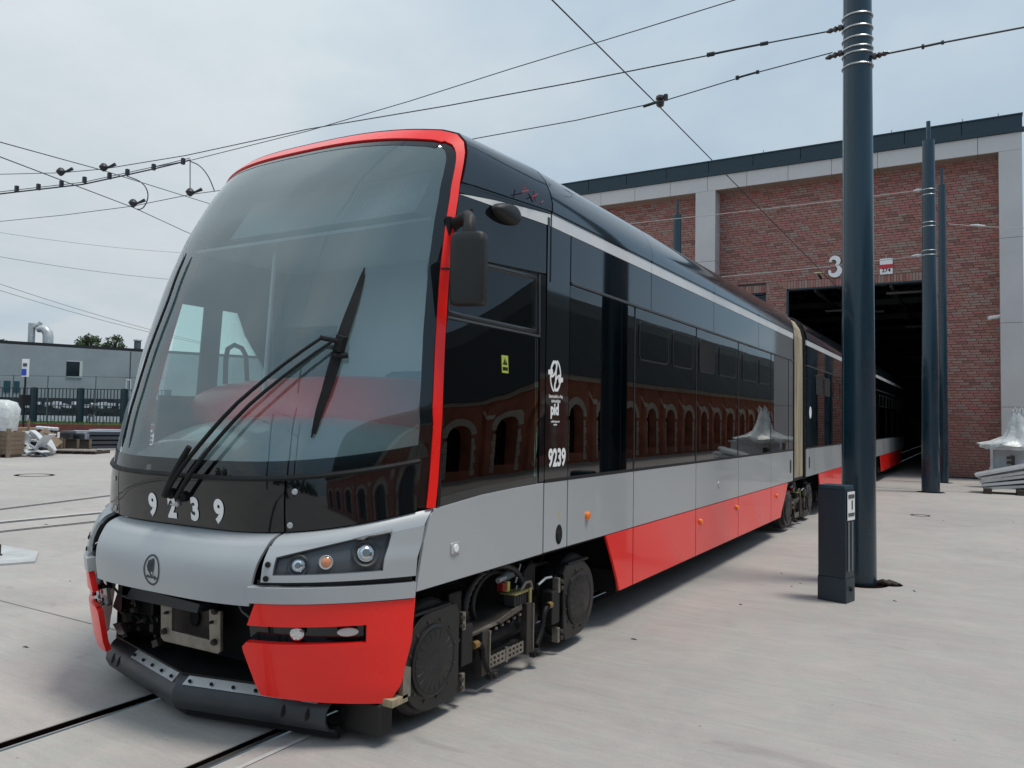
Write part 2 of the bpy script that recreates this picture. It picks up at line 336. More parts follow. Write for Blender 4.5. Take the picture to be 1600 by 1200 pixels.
# far tracks on the left: strips 4 mm proud
def ribbon(pts,w,z,h=0.004):
    mb=MB(); P=[Vector((*p,0)) for p in pts]
    for i in range(len(P)):
        a=P[max(0,i-1)]; b=P[min(len(P)-1,i+1)]; d=(b-a).normalized(); n=Vector((d.y,-d.x,0))*w/2
        mb.v+= [tuple(P[i]+n+Vector((0,0,z))),tuple(P[i]-n+Vector((0,0,z)))]
    for i in range(len(P)-1): mb.f.append((2*i,2*i+1,2*i+3,2*i+2))
    return mb
def curve(p0,p1,p2,n=24):
    return [tuple((1-t)**2*Vector(p0)+2*t*(1-t)*Vector(p1)+t*t*Vector(p2))for t in [i/n for i in range(n+1)]]
for nm,c,lab in ((0,[Vector((-10.2,-8)),Vector((-12.0,4)),Vector((-17.5,18))],'farthest of the three yard rails left of the tram, curving away'),
             (1,[Vector((-12.1,-8)),Vector((-12.0,4)),Vector((-11.75,22))],'middle of the three yard rails left of the tram, with the bright edge'),
             (2,[Vector((-11.2,-8)),Vector((-11.1,4)),Vector((-10.95,22))],'nearest of the three yard rails left of the tram')):
    t=empty('yard_rail',(c[1].x,c[1].y,0),lab,'rail','yard rails left of the tram')
    pts=curve(*c)
    ribbon(pts,0.12,0.004).build('groove',M_groove,t,normals=False); ribbon([(a+0.05,b) for a,b in pts],0.05,0.008).build('rail_head',M_rail,t,normals=False)
    if nm==1: ribbon([(a-0.16,b) for a,b in pts],0.16,0.004).build('concrete_edge',mat('pale_concrete_edge',(0.46,0.44,0.42),0.8,noise=(3,0.15)),t,normals=False)
# joints
def joint(p0,p1,w,nm='slab_joint',z=0.004,m=None):
    o=ribbon([p0,p1],w,z).build(nm,m or M_groove,None,normals=False,loc=(p0[0],p0[1],0)); return tag(o,None,None,kind='structure')
joint((-2.95,22.05),(9,21.9),0.035); joint((-2.95,25.2),(9,25.1),0.03); joint((-2.90,-6),(-2.88,21.9),0.028,m=mat('joint_pale',(0.47,0.46,0.445),0.9,noise=(6,0.15)))
joint((-30,3.62),(-4.1,3.55),0.008,m=mat('hairline_joint',(0.20,0.19,0.18),0.9)); joint((-2.95,14.3),(9,14.1),0.008,m=_m['hairline_joint']);
# manhole rings and hatch
c=onz(54,742.5); mb=MB(); v,f=ring2(c.x,c.y,0.52,0.42,0.10,40); mb.v=[(a,b,0.004) for a,b in v]; mb.f=f
tag(mb.build('manhole_cover',M_groove,None,normals=False),'thin dark ring of a manhole cover in the yard left of the tram','manhole cover')
c=onz(1438,805.5); mb=MB(); v,f=ring2(c.x,c.y,0.16,0.16,0.035,30); mb.v=[(a,b,0.004) for a,b in v]; mb.f=f
tag(mb.build('ground_valve_ring',M_groove,None,normals=False),'small dark ring set in the concrete right of the big pole','valve cover')
# debris specks
mb=MB(); rr=random.Random(5)
for k in range(120):
    x=rr.uniform(-14,6); y=rr.uniform(2.2,16); 
    if -5.2<x<-2.3: continue
    s=rr.uniform(0.004,0.013); a=rr.uniform(0,3); l=s*rr.uniform(1,3.5)
    dx,dy=math.cos(a)*l,math.sin(a)*l; ex,ey=-math.sin(a)*s*0.6,math.cos(a)*s*0.6
    b=[(x-dx-ex,y-dy-ey),(x+dx-ex,y+dy-ey),(x+dx+ex,y+dy+ey),(x-dx+ex,y-dy+ey)]
    i=len(mb.v); mb.v+=[(p[0],p[1],0.001) for p in b]+[(x,y,s*0.8)]; mb.f+=[(i,i+1,i+4),(i+1,i+2,i+4),(i+2,i+3,i+4),(i+3,i,i+4)]
tag(mb.build('grit',mat('grit',(0.05,0.045,0.04),0.9),None,loc=(0,0,0)),'scattered dark grit and crumbs on the concrete','grit',kind='stuff')
# steel plate with bolt on the left
t=empty('steel_plate',(-9.2,4.6,0),'flat grey steel plate with an upright bolt lying on the yard at the left edge','steel plate')
mb=MB(); mb.prism([(-8.70,4.30,0.0),(-8.55,4.62,0.0),(-9.10,4.95,0.0),(-9.9,4.95,0.0),(-9.9,4.35,0.0)],(0,0,0.022)); mb.build('plate',M_galv,t,bevel=0.003)
q=onz(10,880); mb=MB(); mb.tube([(-9.18,4.58,0.02),(-9.18,4.58,0.14)],0.013,10); mb.tube([(-9.18,4.58,0.02),(-9.18,4.58,0.035)],0.03,6); mb.build('bolt',M_dbrown,t)
# ================================================================== SHED
WY=27.75; FY=27.20
def depot():
    t=empty('depot_hall',(-7,28,0),'red brick tram depot hall with pale panelled frame and dark coping, open doorway 3','building')
    # backing masonry (mortar) with door opening x -5.66..-1.52, z 0..6.17 ; window x -6.91..-6.36 z 5.35..6.1
    D0,D1,DZ=-5.66,-1.20,6.17
    X0,X1,ZT=-18.0,1.08,9.80
    W0,W1,WZ0,WZ1=-7.35,-6.36,4.6,6.10
    mb=MB()
    for a,b,z0,z1 in ((X0,W0,-0.5,ZT),(W0,W1,-0.5,WZ0),(W0,W1,WZ1,ZT),(W1,D0,-0.5,ZT),(D0,D1,DZ,ZT),(D1,X1,-0.5,ZT)): mb.box(a,b,WY+0.012,WY+0.40,z0,z1)
    mb.build('masonry_backing',M_mortar,t)
    # bricks
    course=0.0835; L_=0.285; g=0.013; rr=random.Random(3)
    def inhole(x0,x1,z0,z1):
        if x1>D0 and x0<D1 and z0<DZ: return True
        if x1>W0 and x0<W1 and z1>WZ0 and z0<WZ1: return True
        return False
    singles=[]; mass=MB(); cutk=0
    n=int(ZT/course)
    for r in range(n):
        z0=r*course+0.02; z1=z0+course-g
        x=X0+(0 if r%2 else -L_/2)+ (0.09*((r//2)%3))
        while x<X1:
            x0=max(x,X0); x1=min(x+L_-g,X1); x+=L_
            if x1-x0<0.04: continue
            # split round openings
            segs=[(x0,x1)]
            for h0,h1,hz0,hz1 in ((D0,D1,-1,DZ+0.27),(W0,W1,WZ0,WZ1+0.27)):
                if z1>hz0 and z0<hz1:
                    ns=[]
                    for a,b in segs:
                        if b<=h0 or a>=h1: ns.append((a,b))
                        else:
                            if a<h0-0.03: ns.append((a,h0-0.004))
                            if b>h1+0.03: ns.append((h1+0.004,b))
                    segs=ns
            for a,b in segs:
                if b-a<0.03: continue
                if z0>9.72: continue
                if (a< -7.95 and b>-8.9): 
                    if a>-8.85 and b<-8.0: continue
                jz=rr.uniform(-0.002,0.002); yf=WY-rr.uniform(0,0.006)
                if a>=-0.93 and b<=0.56 and len(singles)<300 and z1<6.2: singles.append((a,b,z0+jz,z1+jz,yf)); continue
                mass.box(a,b,yf,WY+0.02,z0+jz,z1+jz)
    # soldier courses over door and window
    for h0,h1,hz in ((D0-0.06,D1+0.06,DZ),(W0-0.06,W1+0.06,WZ1)):
        x=h0
        while x<h1: 
            yf=WY-rr.uniform(0.002,0.008); mass.box(x,x+0.078,yf,WY+0.02,hz+0.006,hz+0.262); x+=0.0905
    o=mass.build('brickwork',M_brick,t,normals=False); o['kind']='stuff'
    # reorient brick box normals is not needed (closed boxes)
    meshes={}
    for a,b,z0,z1,yf in singles:
        key=(round((b-a)/0.01),0)
        if key not in meshes:
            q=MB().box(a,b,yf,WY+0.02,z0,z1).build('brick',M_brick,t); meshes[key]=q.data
        else:
            q=bpy.data.objects.new('brick',meshes[key]); col.objects.link(q); q.parent=t; lc=Vector(((a+b)/2,(yf+WY+0.02)/2,(z0+z1)/2)); q.location=lc-WO[t]; WO[q]=lc
    # window
    mb=MB(); mb.box(W0,W1,WY+0.2,WY+0.22,WZ0,WZ1); mb.build('window_pane',M_black,t)
    mb=MB(); 
    for k in range(8): mb.box(W0+0.03,W1-0.03,WY+0.12,WY+0.19,WZ0+0.1+k*0.18,WZ0+0.16+k*0.18)
    mb.box(W0,W1,WY+0.06,WY+0.2,WZ1-0.05,WZ1); mb.box(W1-0.05,W1,WY+0.06,WY+0.2,WZ0,WZ1); mb.build('window_louvre',M_dkmetal,t)
    mb=MB(); mb.box(D0-0.02,D0+0.05,WY-0.01,WY+0.12,0,DZ); mb.box(D1-0.05,D1+0.02,WY-0.01,WY+0.12,0,DZ); mb.box(D0,D1,WY-0.01,WY+0.12,DZ-0.05,DZ+0.0); mb.build('door_frame',M_dkmetal,t)
    # dark plinth
    mb=MB(); mb.box(D1,0.50,WY-0.02,WY,0,0.05); mb.build('plinth_strip',M_dkmetal,t)
    # cladding fascia panels
    zc0=1.6+8.34*0.98; zc1=1.6+8.86*0.98
    s=1.37; x1=1.10; k=0
    first=ony(1527.6,240,FY).x; edges=[1.10,first]
    while edges[-1]>-18: edges.append(edges[-1]-1.375)
    for a,b in zip(edges[1:],edges[:-1]):
        MB().box(a+0.006,b-0.006,FY,FY+0.05,zc0,zc1).build('cladding_panel',M_clad,t,bevel=0.003)
        MB().box(a+0.006,b-0.006,FY+0.05,WY-0.0,zc0,zc0+0.03).build('soffit_panel',mat('soffit_panel',(0.30,0.235,0.19),0.6,noise=(2,0.1)),t)
    MB().box(edges[-1],1.10,FY+0.055,WY+0.39,zc0+0.035,zc1+0.5).build('fascia_frame',M_mortar,t)
    # pilasters
    def pil(x0,x1,zs):
        for z0,z1 in zip(zs[:-1],zs[1:]):
            MB().box(x0,x1,FY,WY+0.3,z0+0.005,z1-0.005).build('pilaster_panel',M_clad,t,bevel=0.004)
        MB().box(x0+0.01,x1-0.01,FY+0.012,WY+0.2,zs[0],zs[-1]).build('pilaster_core',M_mortar,t)
    zr=[0.0]+[round(1.6+(v-1.6),3) for v in (ony(1580,636,FY).z,ony(1580,504,FY).z,ony(1580,371,FY).z,zc0)]
    pil(ony(1562,400,FY).x,1.10,zr)
    pil(ony(1086.5,350,FY).x,ony(1117.5,350,FY).x,[0,2.4,ony(1100,409,FY).z,zc0])
    # coping
    z2=zc1
    MB().box(-18,1.16,FY-0.06,FY+0.10,z2+0.005,z2+0.13).build('coping_flashing',M_dkmetal,t,bevel=0.004)
    ztop=ony(1200,240,FY).z
    ztop=10.80
    x=1.12; 
    while x>-18:
        MB().box(x-1.55,x-0.008,FY-0.02,FY+0.02,z2+0.135,ztop).build('parapet_panel',M_dkmetal,t,bevel=0.003); x-=1.56
    MB().box(-18,1.13,FY-0.05,FY+0.25,ztop,ztop+0.04).build('parapet_cap',M_dkmetal,t)
    mb=MB()
    for px in (1193,1393,1448,1504,1560): p=ony(px,200,FY); mb.box(p.x-0.015,p.x+0.015,FY,FY+0.03,ztop+0.04,ztop+0.14)
    mb.build('roof_clip',M_galv,t)
    # hall body: side walls, roof, back and inner lining
    mb=MB(); mb.box(0.75,1.08,WY+0.4,75,-0.5,10.3); mb.box(-18,-17.7,WY+0.4,75,-0.5,10.3); mb.box(-18,1.08,75,75.3,-0.5,10.3); mb.build('side_wall',M_mortar,t)
    mb=MB(); mb.box(-18,1.08,WY+0.40,75.3,10.0,10.35); mb.build('roof',M_dkmetal,t)
    mb=MB()
    for y in range(31,72,5):
        mb.box(-17.6,0.7,y,y+0.18,6.6,6.85); mb.box(-17.6,0.7,y,y+0.14,7.9,8.0)
        for x in range(-17,1,2): mb.tube([(x,y+0.08,6.8),(x+1,y+0.08,7.9),(x+2,y+0.08,6.8)],0.03,5)
    for x in (-7.2,-5.0,-2.6,-0.6): mb.box(x,x+0.08,29,70,6.2,6.32)
    mb.build('roof_truss',mat('truss_paint',(0.14,0.15,0.155),0.6),t)
    for (x,y,z,l) in ((-2.2,29.5,6.05,1.1),(-3.6,33,5.9,0.9),(-1.9,36,5.6,1.5),(-4.6,31,5.75,0.7),(-2.0,44,4.9,2.0),(-3,52,4.4,2.0)):
        MB().box(x-l/2,x+l/2,y,y+0.12,z,z+0.07).build('hanging_light_fitting',mat('dim_fitting',(0.22,0.23,0.23),0.6),t)
    # tall numeral 3, serif form, white sheet letter
    pts=[]
    def arc(cx,cz,rx,rz,a0,a1,n=14): return [(cx+rx*math.cos(R(a0+(a1-a0)*i/n)),cz+rz*math.sin(R(a0+(a1-a0)*i/n))) for i in range(n+1)]
    up=arc(0,0.165,0.13,0.13,155,-75); lo=arc(0,-0.125,0.165,0.165,75,-160)
    def ribb(path,w0,w1,w2):
        v=[];f=[];n=len(path)
        for i,(x,z) in enumerate(path):
            a=path[max(0,i-1)]; b=path[min(n-1,i+1)]; d=Vector((b[0]-a[0],b[1]-a[1])).normalized(); s_=i/(n-1); w=(w0+(w1-w0)*math.sin(s_*math.pi))/2 if s_<0.5 else (w2+(w1-w2)*math.sin(s_*math.pi))/2
            v+=[(x-d.y*w,z+d.x*w),(x+d.y*w,z-d.x*w)]
        for i in range(n-1): f.append((2*i,2*i+1,2*i+3,2*i+2))
        return v,f
    mb=MB(); C3=ony(1304,417,WY)
    for path,ws in ((up,(0.06,0.15,0.04)),(lo,(0.04,0.17,0.06))):
        v,f=ribb(path,*ws); i=len(mb.v); mb.v+=[(C3.x+x,WY-0.05,C3.z+z) for x,z in v]; mb.f+=[tuple(i+k for k in q) for q in f]
    for bx,bz in ((-0.115,0.205),(-0.14,-0.16)):
        i=len(mb.v); pp=ngon(bx,bz,0.05,0.05,14); mb.v+=[(C3.x+x,WY-0.051,C3.z+z) for x,z in pp]; mb.f.append(tuple(i+k for k in range(14)))
    mb.build('door_numeral',M_sign,t,solid=0.03)
    return t
DEPOT=depot()
# notice board above door
p0=ony(1375,405,WY); p1=ony(1395,428,WY)
t=empty('notice_board',(-2.6,WY-0.03,p1.z),'small white notice with a red band above the depot doorway, right of the big pole','sign')
xa,xb,za,zb_=p0.x,p1.x,p1.z,p0.z; h=zb_-za
MB().box(xa,xb,WY-0.05,WY-0.02,za,zb_).build('board',M_sign,t)
MB().box(xa-0.0,xb+0.0,WY-0.054,WY-0.05,za+h*0.36,za+h*0.62).build('red_band',mat('sign_red',(0.65,0.03,0.05),0.5),t)
flat('lettering',textmesh('274',0.17,0.004),lambda x,y:((xa+xb)/2+x,WY-0.055,za+h*0.07+y),M_rub,t)
MB().tube([((xa+xb)/2,WY-0.03,zb_),((xa+xb)/2,WY-0.03,zb_+0.1)],0.012,6).build('hook',M_galv,t)
# wall camera
p=ony(1556,494,FY)
t=empty('security_camera',(0.45,FY+0.3,p.z-0.1),'small white security camera on the side of the right pale pilaster','camera')
MB().tube([(p.x+0.10,FY+0.28,p.z+0.02),(p.x-0.18,FY+0.1,p.z-0.03)],0.055,12).build('camera_body',M_sign,t,smooth=True)
MB().tube([(p.x+0.1,FY+0.28,p.z+0.02),(p.x+0.14,FY+0.3,p.z+0.10)],0.03,8).build('bracket',M_sign,t)
# ================================================================== POLES
def pole(x,y,r0,r1,h,label,cat='pole',cap=None,bands=(),group=None,seam=True):
    t=empty('catenary_pole',(x,y,0),label,cat,group)
    mb=MB(); mb.lathe((x,y,0),(0,0,1),[(-0.3,r0),(0,r0),(h*0.5,(r0+r1)/2),(h,r1)],40); mb.build('shaft',M_pole,t,smooth=True)
    if seam:
        a=R(215); mb=MB(); mb.tube([(x+math.cos(a)*r0*1.0,y+math.sin(a)*r0*1.0,0.02),(x+math.cos(a)*r1,y+math.sin(a)*r1,h-0.02)],0.0045,6); mb.build('weld_seam',mat('weld_seam',(0.10,0.16,0.18),0.3,coat=0.5),t)
    if cap: MB().lathe((x,y,0),(0,0,1),[(h,cap[0]),(h+cap[1],cap[0])],20).build('cap_tube',M_pole,t,smooth=True)
    for z in bands:
        rr=r0+(r1-r0)*z/h+0.006
        mb=MB(); pts=[(x+rr*math.cos(2*math.pi*i/36),y+rr*math.sin(2*math.pi*i/36),z) for i in range(36)]; mb.tube(pts,0.009,6,closed=True); mb.build('clamp_band',M_band,t,smooth=True)
    # grout collar / base rim
    mb=MB(); v,f=ring2(x,y,r0+0.11,r0+0.11,0.115,36); mb.v=[(a,b,0.004) for a,b in v]; mb.f=f; mb.build('base_rim',M_groove,t,normals=False)
    return t
P1=(-1.075,8.72)
T1=pole(*P1,0.166,0.128,8.2,'large dark blue steel pole standing beside the tram behind the bollard','pole',bands=(5.83,5.70,5.585,5.485,5.425,5.30),group='dark blue catenary poles')
P2=(-1.05,21.45)
pole(*P2,0.20,0.135,8.55,'dark blue pole with white clamp bands, second from the camera, by the depot doorway','pole',cap=(0.048,0.48),bands=(7.33,7.20,6.52,6.42,5.83,5.72),group='dark blue catenary poles')
P3=(-0.905,25.25)
pole(*P3,0.115,0.095,8.45,'slimmer dark blue pole standing close behind the second one','pole',cap=(0.04,0.5),group='dark blue catenary poles')
P0=(-8.63,25.05)
pole(*P0,0.15,0.135,8.45,'dark blue pole whose top shows over the tram roof left of the pale pilaster','pole',cap=(0.045,0.55),group='dark blue catenary poles')
# clamps with insulators on pole 1
def link(p,q,r,m,name='link',par=None):
    return MB().tube([p,q],r,8).build(name,m,par)
def insul(par,a,b,name='insulator'):
    a=Vector(a); b=Vector(b); mb=MB(); n=7; prof=[]
    L_=(b-a).length
    prof=[(0,0.012),(0.05*L_,0.03),(0.25*L_,0.035),(0.3*L_,0.018),(0.45*L_,0.034),(0.6*L_,0.018),(0.75*L_,0.028),(L_,0.010)]
    mb.lathe(a,(b-a),prof,10); return mb.build(name,mat('insulator_brown',(0.05,0.032,0.026),0.3,coat=0.6),par,smooth=True)
insul(T1,(P1[0]-0.135,P1[1]-0.03,5.76),(P1[0]-0.30,P1[1]-0.03,5.745)); insul(T1,(P1[0]-0.135,P1[1]-0.03,5.49),(P1[0]-0.31,P1[1]-0.03,5.46)); insul(T1,(P1[0]+0.14,P1[1]-0.03,5.375),(P1[0]+0.30,P1[1]-0.03,5.39))
# footing hollow beside pole 1
t=empty('pole_footing',(-0.86,8.78,0),'rough broken footing hollow with a cable end beside the big pole base','footing')
mb=MB(); i=len(mb.v); pp=ngon(-0.84,8.80,0.16,0.12,24); mb.v=[(a,b,0.005) for a,b in pp]; mb.f=[tuple(range(24))]; mb.build('hollow',M_groove,t,normals=False)
mb=MB(); mb.tube([(-0.93,8.72,0.01),(-0.85,8.70,0.045),(-0.79,8.72,0.02)],0.022,8); mb.tube([(-0.86,8.80,0.0),(-0.80,8.76,0.03),(-0.73,8.77,0.008)],0.028,8)
for k in range(14):
    a=random.uniform(0,6.28); r=random.uniform(0.02,0.13); s=random.uniform(0.01,0.022); x=-0.84+r*math.cos(a)*1.1; y=8.8+r*math.sin(a)*0.8
    mb.box(x-s,x+s,y-s,y+s,0.004,0.004+s,rot=Matrix.Rotation(a,3,'Z'))
mb.build('rubble',M_woodd,t)
# ================================================================== BOLLARD
def bollard():
    A=onz(1277,935); 
    t=empty('service_bollard',(-1.12,7.6,0),'dark square service pillar with a white label strip standing in front of the big pole','bollard')
    # front face edge points on the ground (from left to right corner) then side
    a=onz(1277,936); b=onz(1322,944); c=onz(1331,934.5)
    a,b,c=[Vector((p.x,p.y,0)) for p in (a,b,c)]
    # make a clean rectangle: front direction ab, depth direction perpendicular
    d=(b-a); w=d.length; d.normalize(); n=Vector((-d.y,d.x,0)); dep=0.20
    if n.y<0: n=-n
    H=1.04
    sp=[a,b,b+n*dep,a+n*dep]
    mb=MB(); mb.prism([p+Vector((0,0,0)) for p in sp],(0,0,0.22)); mb.build('base_sleeve',M_pole2,t,bevel=0.008)
    ins=0.004; ctr=(sp[0]+sp[2])/2
    sp2=[p+(ctr-p).normalized()*0.006 for p in sp]
    mb=MB(); i=0
    zt=[H-0.005,H-0.045,H+0.0-0.02,H+0.0]
    mb.prism([p+Vector((0,0,0.22)) for p in sp2],(0,0,H-0.22-0.03)); mb.build('cabinet',M_pole2,t,bevel=0.006)
    mb=MB(); mid=(b+b+n*dep)/2
    top=[sp[0]+Vector((0,0,H-0.03)),sp[1]+Vector((0,0,H-0.03)),sp[2]+Vector((0,0,H-0.03)),sp[3]+Vector((0,0,H-0.03))]
    tp2=[p+(ctr-p)*0.10+Vector((0,0,H+0.005)) for p in sp]
    mb.v=[tuple(p) for p in top+tp2]; mb.f=[(3,2,1,0),(4,5,6,7),(0,1,5,4),(1,2,6,5),(2,3,7,6),(3,0,4,7)]; mb.build('lid',M_pole2,t,bevel=0.006)
    # label on right side face (b -> b+n*dep)
    e=d*0.003
    def side(u0,u1,z0,z1,m,nm,off=0.0):
        p=lambda u,z: b+n*(dep*u)+d*(0.004+off)+Vector((0,0,z)); mb=MB(); mb.prism([p(u0,z0),p(u1,z0),p(u1,z1),p(u0,z1)],d*0.002); return mb.build(nm,m,t)
    side(0.12,0.92,0.735,0.99,M_sign,'label',0)
    side(0.2,0.85,0.93,0.965,M_lamph,'label_print',0.003); side(0.2,0.85,0.77,0.80,M_lamph,'label_print',0.003); side(0.55,0.68,0.83,0.91,M_lamph,'label_print',0.003)
    side(0.2,0.35,0.28,0.72,mat('bollard_vent',(0.16,0.18,0.19),0.5),'vent_strip',0); side(0.6,0.72,0.28,0.72,_m['bollard_vent'],'vent_strip',0)
    p=b+n*dep*0.5+Vector((0,0,0.12)); mb=MB(); mb.lathe(p,d,[(0,0.022),(0.014,0.02)],14); mb.build('lock',M_rub,t)
M_pole2=mat('bollard_paint',(0.012,0.032,0.044),0.42,noise=(5,0.2,(1,1,0.3)))
bollard()
# ================================================================== WIRES
M_wire=mat('wire_dark',(0.02,0.025,0.03),0.5); M_wirep=mat('wire_grey',(0.22,0.23,0.24),0.5)
def sag(p,q,s,n=14): 
    p=Vector(p); q=Vector(q); return [p.lerp(q,i/n)-Vector((0,0,s*4*(i/n)*(1-i/n))) for i in range(n+1)]
def wire(pts,r,label,name='overhead_wire',m=None,cat='wire',group=None):
    return tag(MB().tube(pts,r,6).build(name,m or M_wire,None),label,cat,group)
cw=[(-3.47,-12,5.58),(-3.47,9.1,5.58),(-3.47,22.5,5.47),(-3.47,60,5.45)]
wire(cw,0.0075,'contact wire running over the tram roof into the depot doorway',name='contact_wire')
pl=lambda L_,Y: [ony(a,b,Y) for a,b in L_]
wire(pl([(1301,82),(1180,114),(1036,158),(900,188),(745,216),(600,246),(400,290),(297,304),(208,322),(100,336),(-30,349)],8.69),0.006,'lower span wire from the big pole, passing over the tram and its hangers',group='span wires')
wire(pl([(1300,48),(1200,67),(1100,88),(900,128),(700,165),(480,202),(290,243),(162,264),(95,270),(-30,273)],8.69),0.0075,'upper span wire from the big pole to the left edge of the sky',group='span wires')
wire(pl([(1356,90),(1450,71),(1640,35)],8.69),0.009,'span wire from the big pole to the right edge of the sky',group='span wires')
wire(pl([(1170,-7),(1000,46),(800,107),(640,158),(480,205),(300,250),(235,262)],9.6),0.0065,'topmost wire crossing the sky and meeting the hangers at the left',group='span wires')
# tensioners on the spans
for k,(a,b,c,d_) in enumerate(((1105,86,1200,67),(1150,122,1186,112),(1440,73.5,1475,66))):
    p,q=ony(a,b,8.69),ony(c,d_,8.69)
    mb=MB(); mb.tube([p,q],0.012,8); mb.tube([p.lerp(q,0.0),p.lerp(q,0.12)],0.026,8); mb.tube([p.lerp(q,0.88),q],0.022,8)
    tag(mb.build('wire_tensioner',M_wire,None),['long rod tensioner on the upper span wire left of the big pole','short tensioner on the lower span wire left of the big pole','tensioner on the span wire right of the big pole'][k],'tensioner')
# suspension fitting at the contact wire crossing
p=ony(1024,160,8.75)
t=empty('wire_hanger',p,'brown insulated hanger where the contact wire crosses the lower span wire','wire hanger')
MB().tube([p+Vector((-0.15,0,-0.02)),p+Vector((0.02,0,0.0))],0.018,8).build('arm',M_wire,t)
MB().lathe(p+Vector((0.06,0,-0.07)),(0,0,1),[(0,0.02),(0.02,0.045),(0.06,0.05),(0.08,0.03),(0.10,0.055),(0.13,0.05),(0.15,0.02)],14).build('insulator',_m['insulator_brown'],t,smooth=True)
MB().box(p.x+0.11,p.x+0.15,p.y-0.02,p.y+0.02,p.z,p.z+0.07).build('clamp',M_wire,t)
# left contact wires (two yard tracks), hangers and feeder
Y6=10.5
lw1=[atd(-60,202,9),atd(0,222,10),atd(160,266,13),atd(320,316,17),atd(520,372,26)]
lw2=[atd(-60,215,9),atd(0,245,10),atd(210,325,14),atd(290,362,18),atd(420,412,26)]
wire(lw1,0.007,'upper of two contact wires sloping down from the left edge to the tram roof',name='contact_wire',group='contact wires of the yard tracks')
wire(lw2,0.007,'lower of two contact wires sloping down from the left edge to the windscreen',name='contact_wire',group='contact wires of the yard tracks')
fe=[atd(x,y,13) for x,y in ((-30,307),(0,303),(60,296),(130,288),(190,275),(240,264),(290,252),(297,250))]
t=empty('feeder_cable',fe[0],'thick twin feeder cable with clips hanging below the upper span wire at the left','cable')
MB().tube(fe,0.012,8).build('cable',M_wire,t); MB().tube([p+Vector((0,0,0.035)) for p in fe],0.006,6).build('carrier_wire',M_wire,t)
for x,y in ((26,297),(60,294),(96,289),(132,283),(171,277),(199,271),(240,263),(286,254)):
    p=atd(x,y,13); MB().box(p.x-0.025,p.x+0.025,p.y-0.025,p.y+0.025,p.z-0.03,p.z+0.07).build('clip',M_wire,t)
for pts,lab in ((((297,252),(312,258),(326,275),(335,298)),'thin cable loop hanging from the feeder end towards the tram roof'),(((198,275),(222,284),(232,300),(230,316),(222,327),(214,327)),'curved jumper cable looping down to the lower contact wire')):
    P=[atd(a,b,13) for a,b in pts]
    # smooth
    for _ in range(2): P=[P[0]]+[q for a,b in zip(P[:-1],P[1:]) for q in (a.lerp(b,0.25),a.lerp(b,0.75))]+[P[-1]]
    tag(MB().tube(P,0.009,6).build('jumper_cable',M_wire,None),lab,'cable')
for (x,y,lab) in ((95,270,'dark hanger fitting on the upper span wire nearest the left edge'),(162,263,'dark hanger fitting right of the leftmost one on the upper span wire'),(208,319,'dark hanger fitting on the lower contact wire below the curved jumper'),(297,302,'dark hanger fitting under the vertical rod near the tram roof')):
    p=atd(x,y,13); t=empty('wire_hanger',p,lab,'wire hanger')
    MB().lathe(p-Vector((0,0,0.05)),(0,0,1),[(0,0.02),(0.03,0.05),(0.07,0.075),(0.11,0.05),(0.13,0.03)],10).build('insulator',M_wire,t,smooth=True)
    d=(CAM@Vector((1,0.25,0))).normalized(); MB().tube([p-d*0.02,p+d*0.10,p+d*0.2+Vector((0,0,0.02))],[0.025,0.02,0.03],8).build('arm',M_wire,t)
wire([atd(297,249,13),atd(297,300,13)],0.008,'thin vertical rod hanging from the feeder end',name='hanger_rod',cat='rod')
for a,b,lab in (((-40,357),(330,397),'faint distant wire, highest of the pair over the grey building'),((-40,394),(330,441),'faint distant wire, second of the pair over the grey building'),((-40,430),(330,538),'distant wire close above the grey building, upper one'),((-40,441),(330,540),'distant wire close above the grey building, lower one')):
    wire(sag(atd(*a,45),atd(*b,60),0.25),0.016 if '397' not in str(b) else 0.012,lab,m=M_wirep,group='distant wires')
# facade wires
for a,b,lab in (((946,353),(1441,297),'thin pale wire from the second pole across the brick wall'),((1110,434),(1441,399),'thin pale wire crossing the brick wall above the doorway'),((1000,346),(1441,350),'faint pale wire meeting the middle bands of the second pole')):
    if '1000' in str(a): a=(1482,350); b=(1640,357); lab='thin pale wire from the slim pole to the right edge'
    pa=ony(*a,21.45 if b[0]<1500 else 25.2); pb=ony(*b,21.45 if b[0]<1500 else 25.2)
    wire(sag(pa,pb,0.03),0.009,lab,m=mat('wire_pale',(0.42,0.42,0.41),0.5),group='wires in front of the brick wall')
# turnbuckles
for x0,y0,x1,y1,lab in ((1427,298.5,1442,296,'pale turnbuckle left of the second pole, upper'),(1424,400.5,1442,398,'pale turnbuckle left of the second pole, lower'),(1515,352,1540,353,'pale turnbuckle on the wire right of the slim pole')):
    Y_=21.45 if x0<1500 else 25.2
    tag(MB().tube([ony(x0,y0,Y_),ony((x0+x1)/2,(y0+y1)/2,Y_),ony(x1,y1,Y_)],[0.02,0.045,0.02],8).build('turnbuckle',M_band,None),lab,'turnbuckle')
p=ony(1281,428,24.5)
t=empty('wire_hanger',p,'small pale section hanger on the contact wire left of the numeral 3','wire hanger')
MB().tube([p+Vector((-0.15,0,0.03)),p+Vector((0.12,0,0.03))],0.03,8).build('arm',mat('brass_worn',(0.35,0.33,0.20),0.5),t); MB().tube([p+Vector((0,-0.25,-0.05)),p+Vector((0,0.2,-0.10))],0.035,8).build('clamp',M_wire,t)
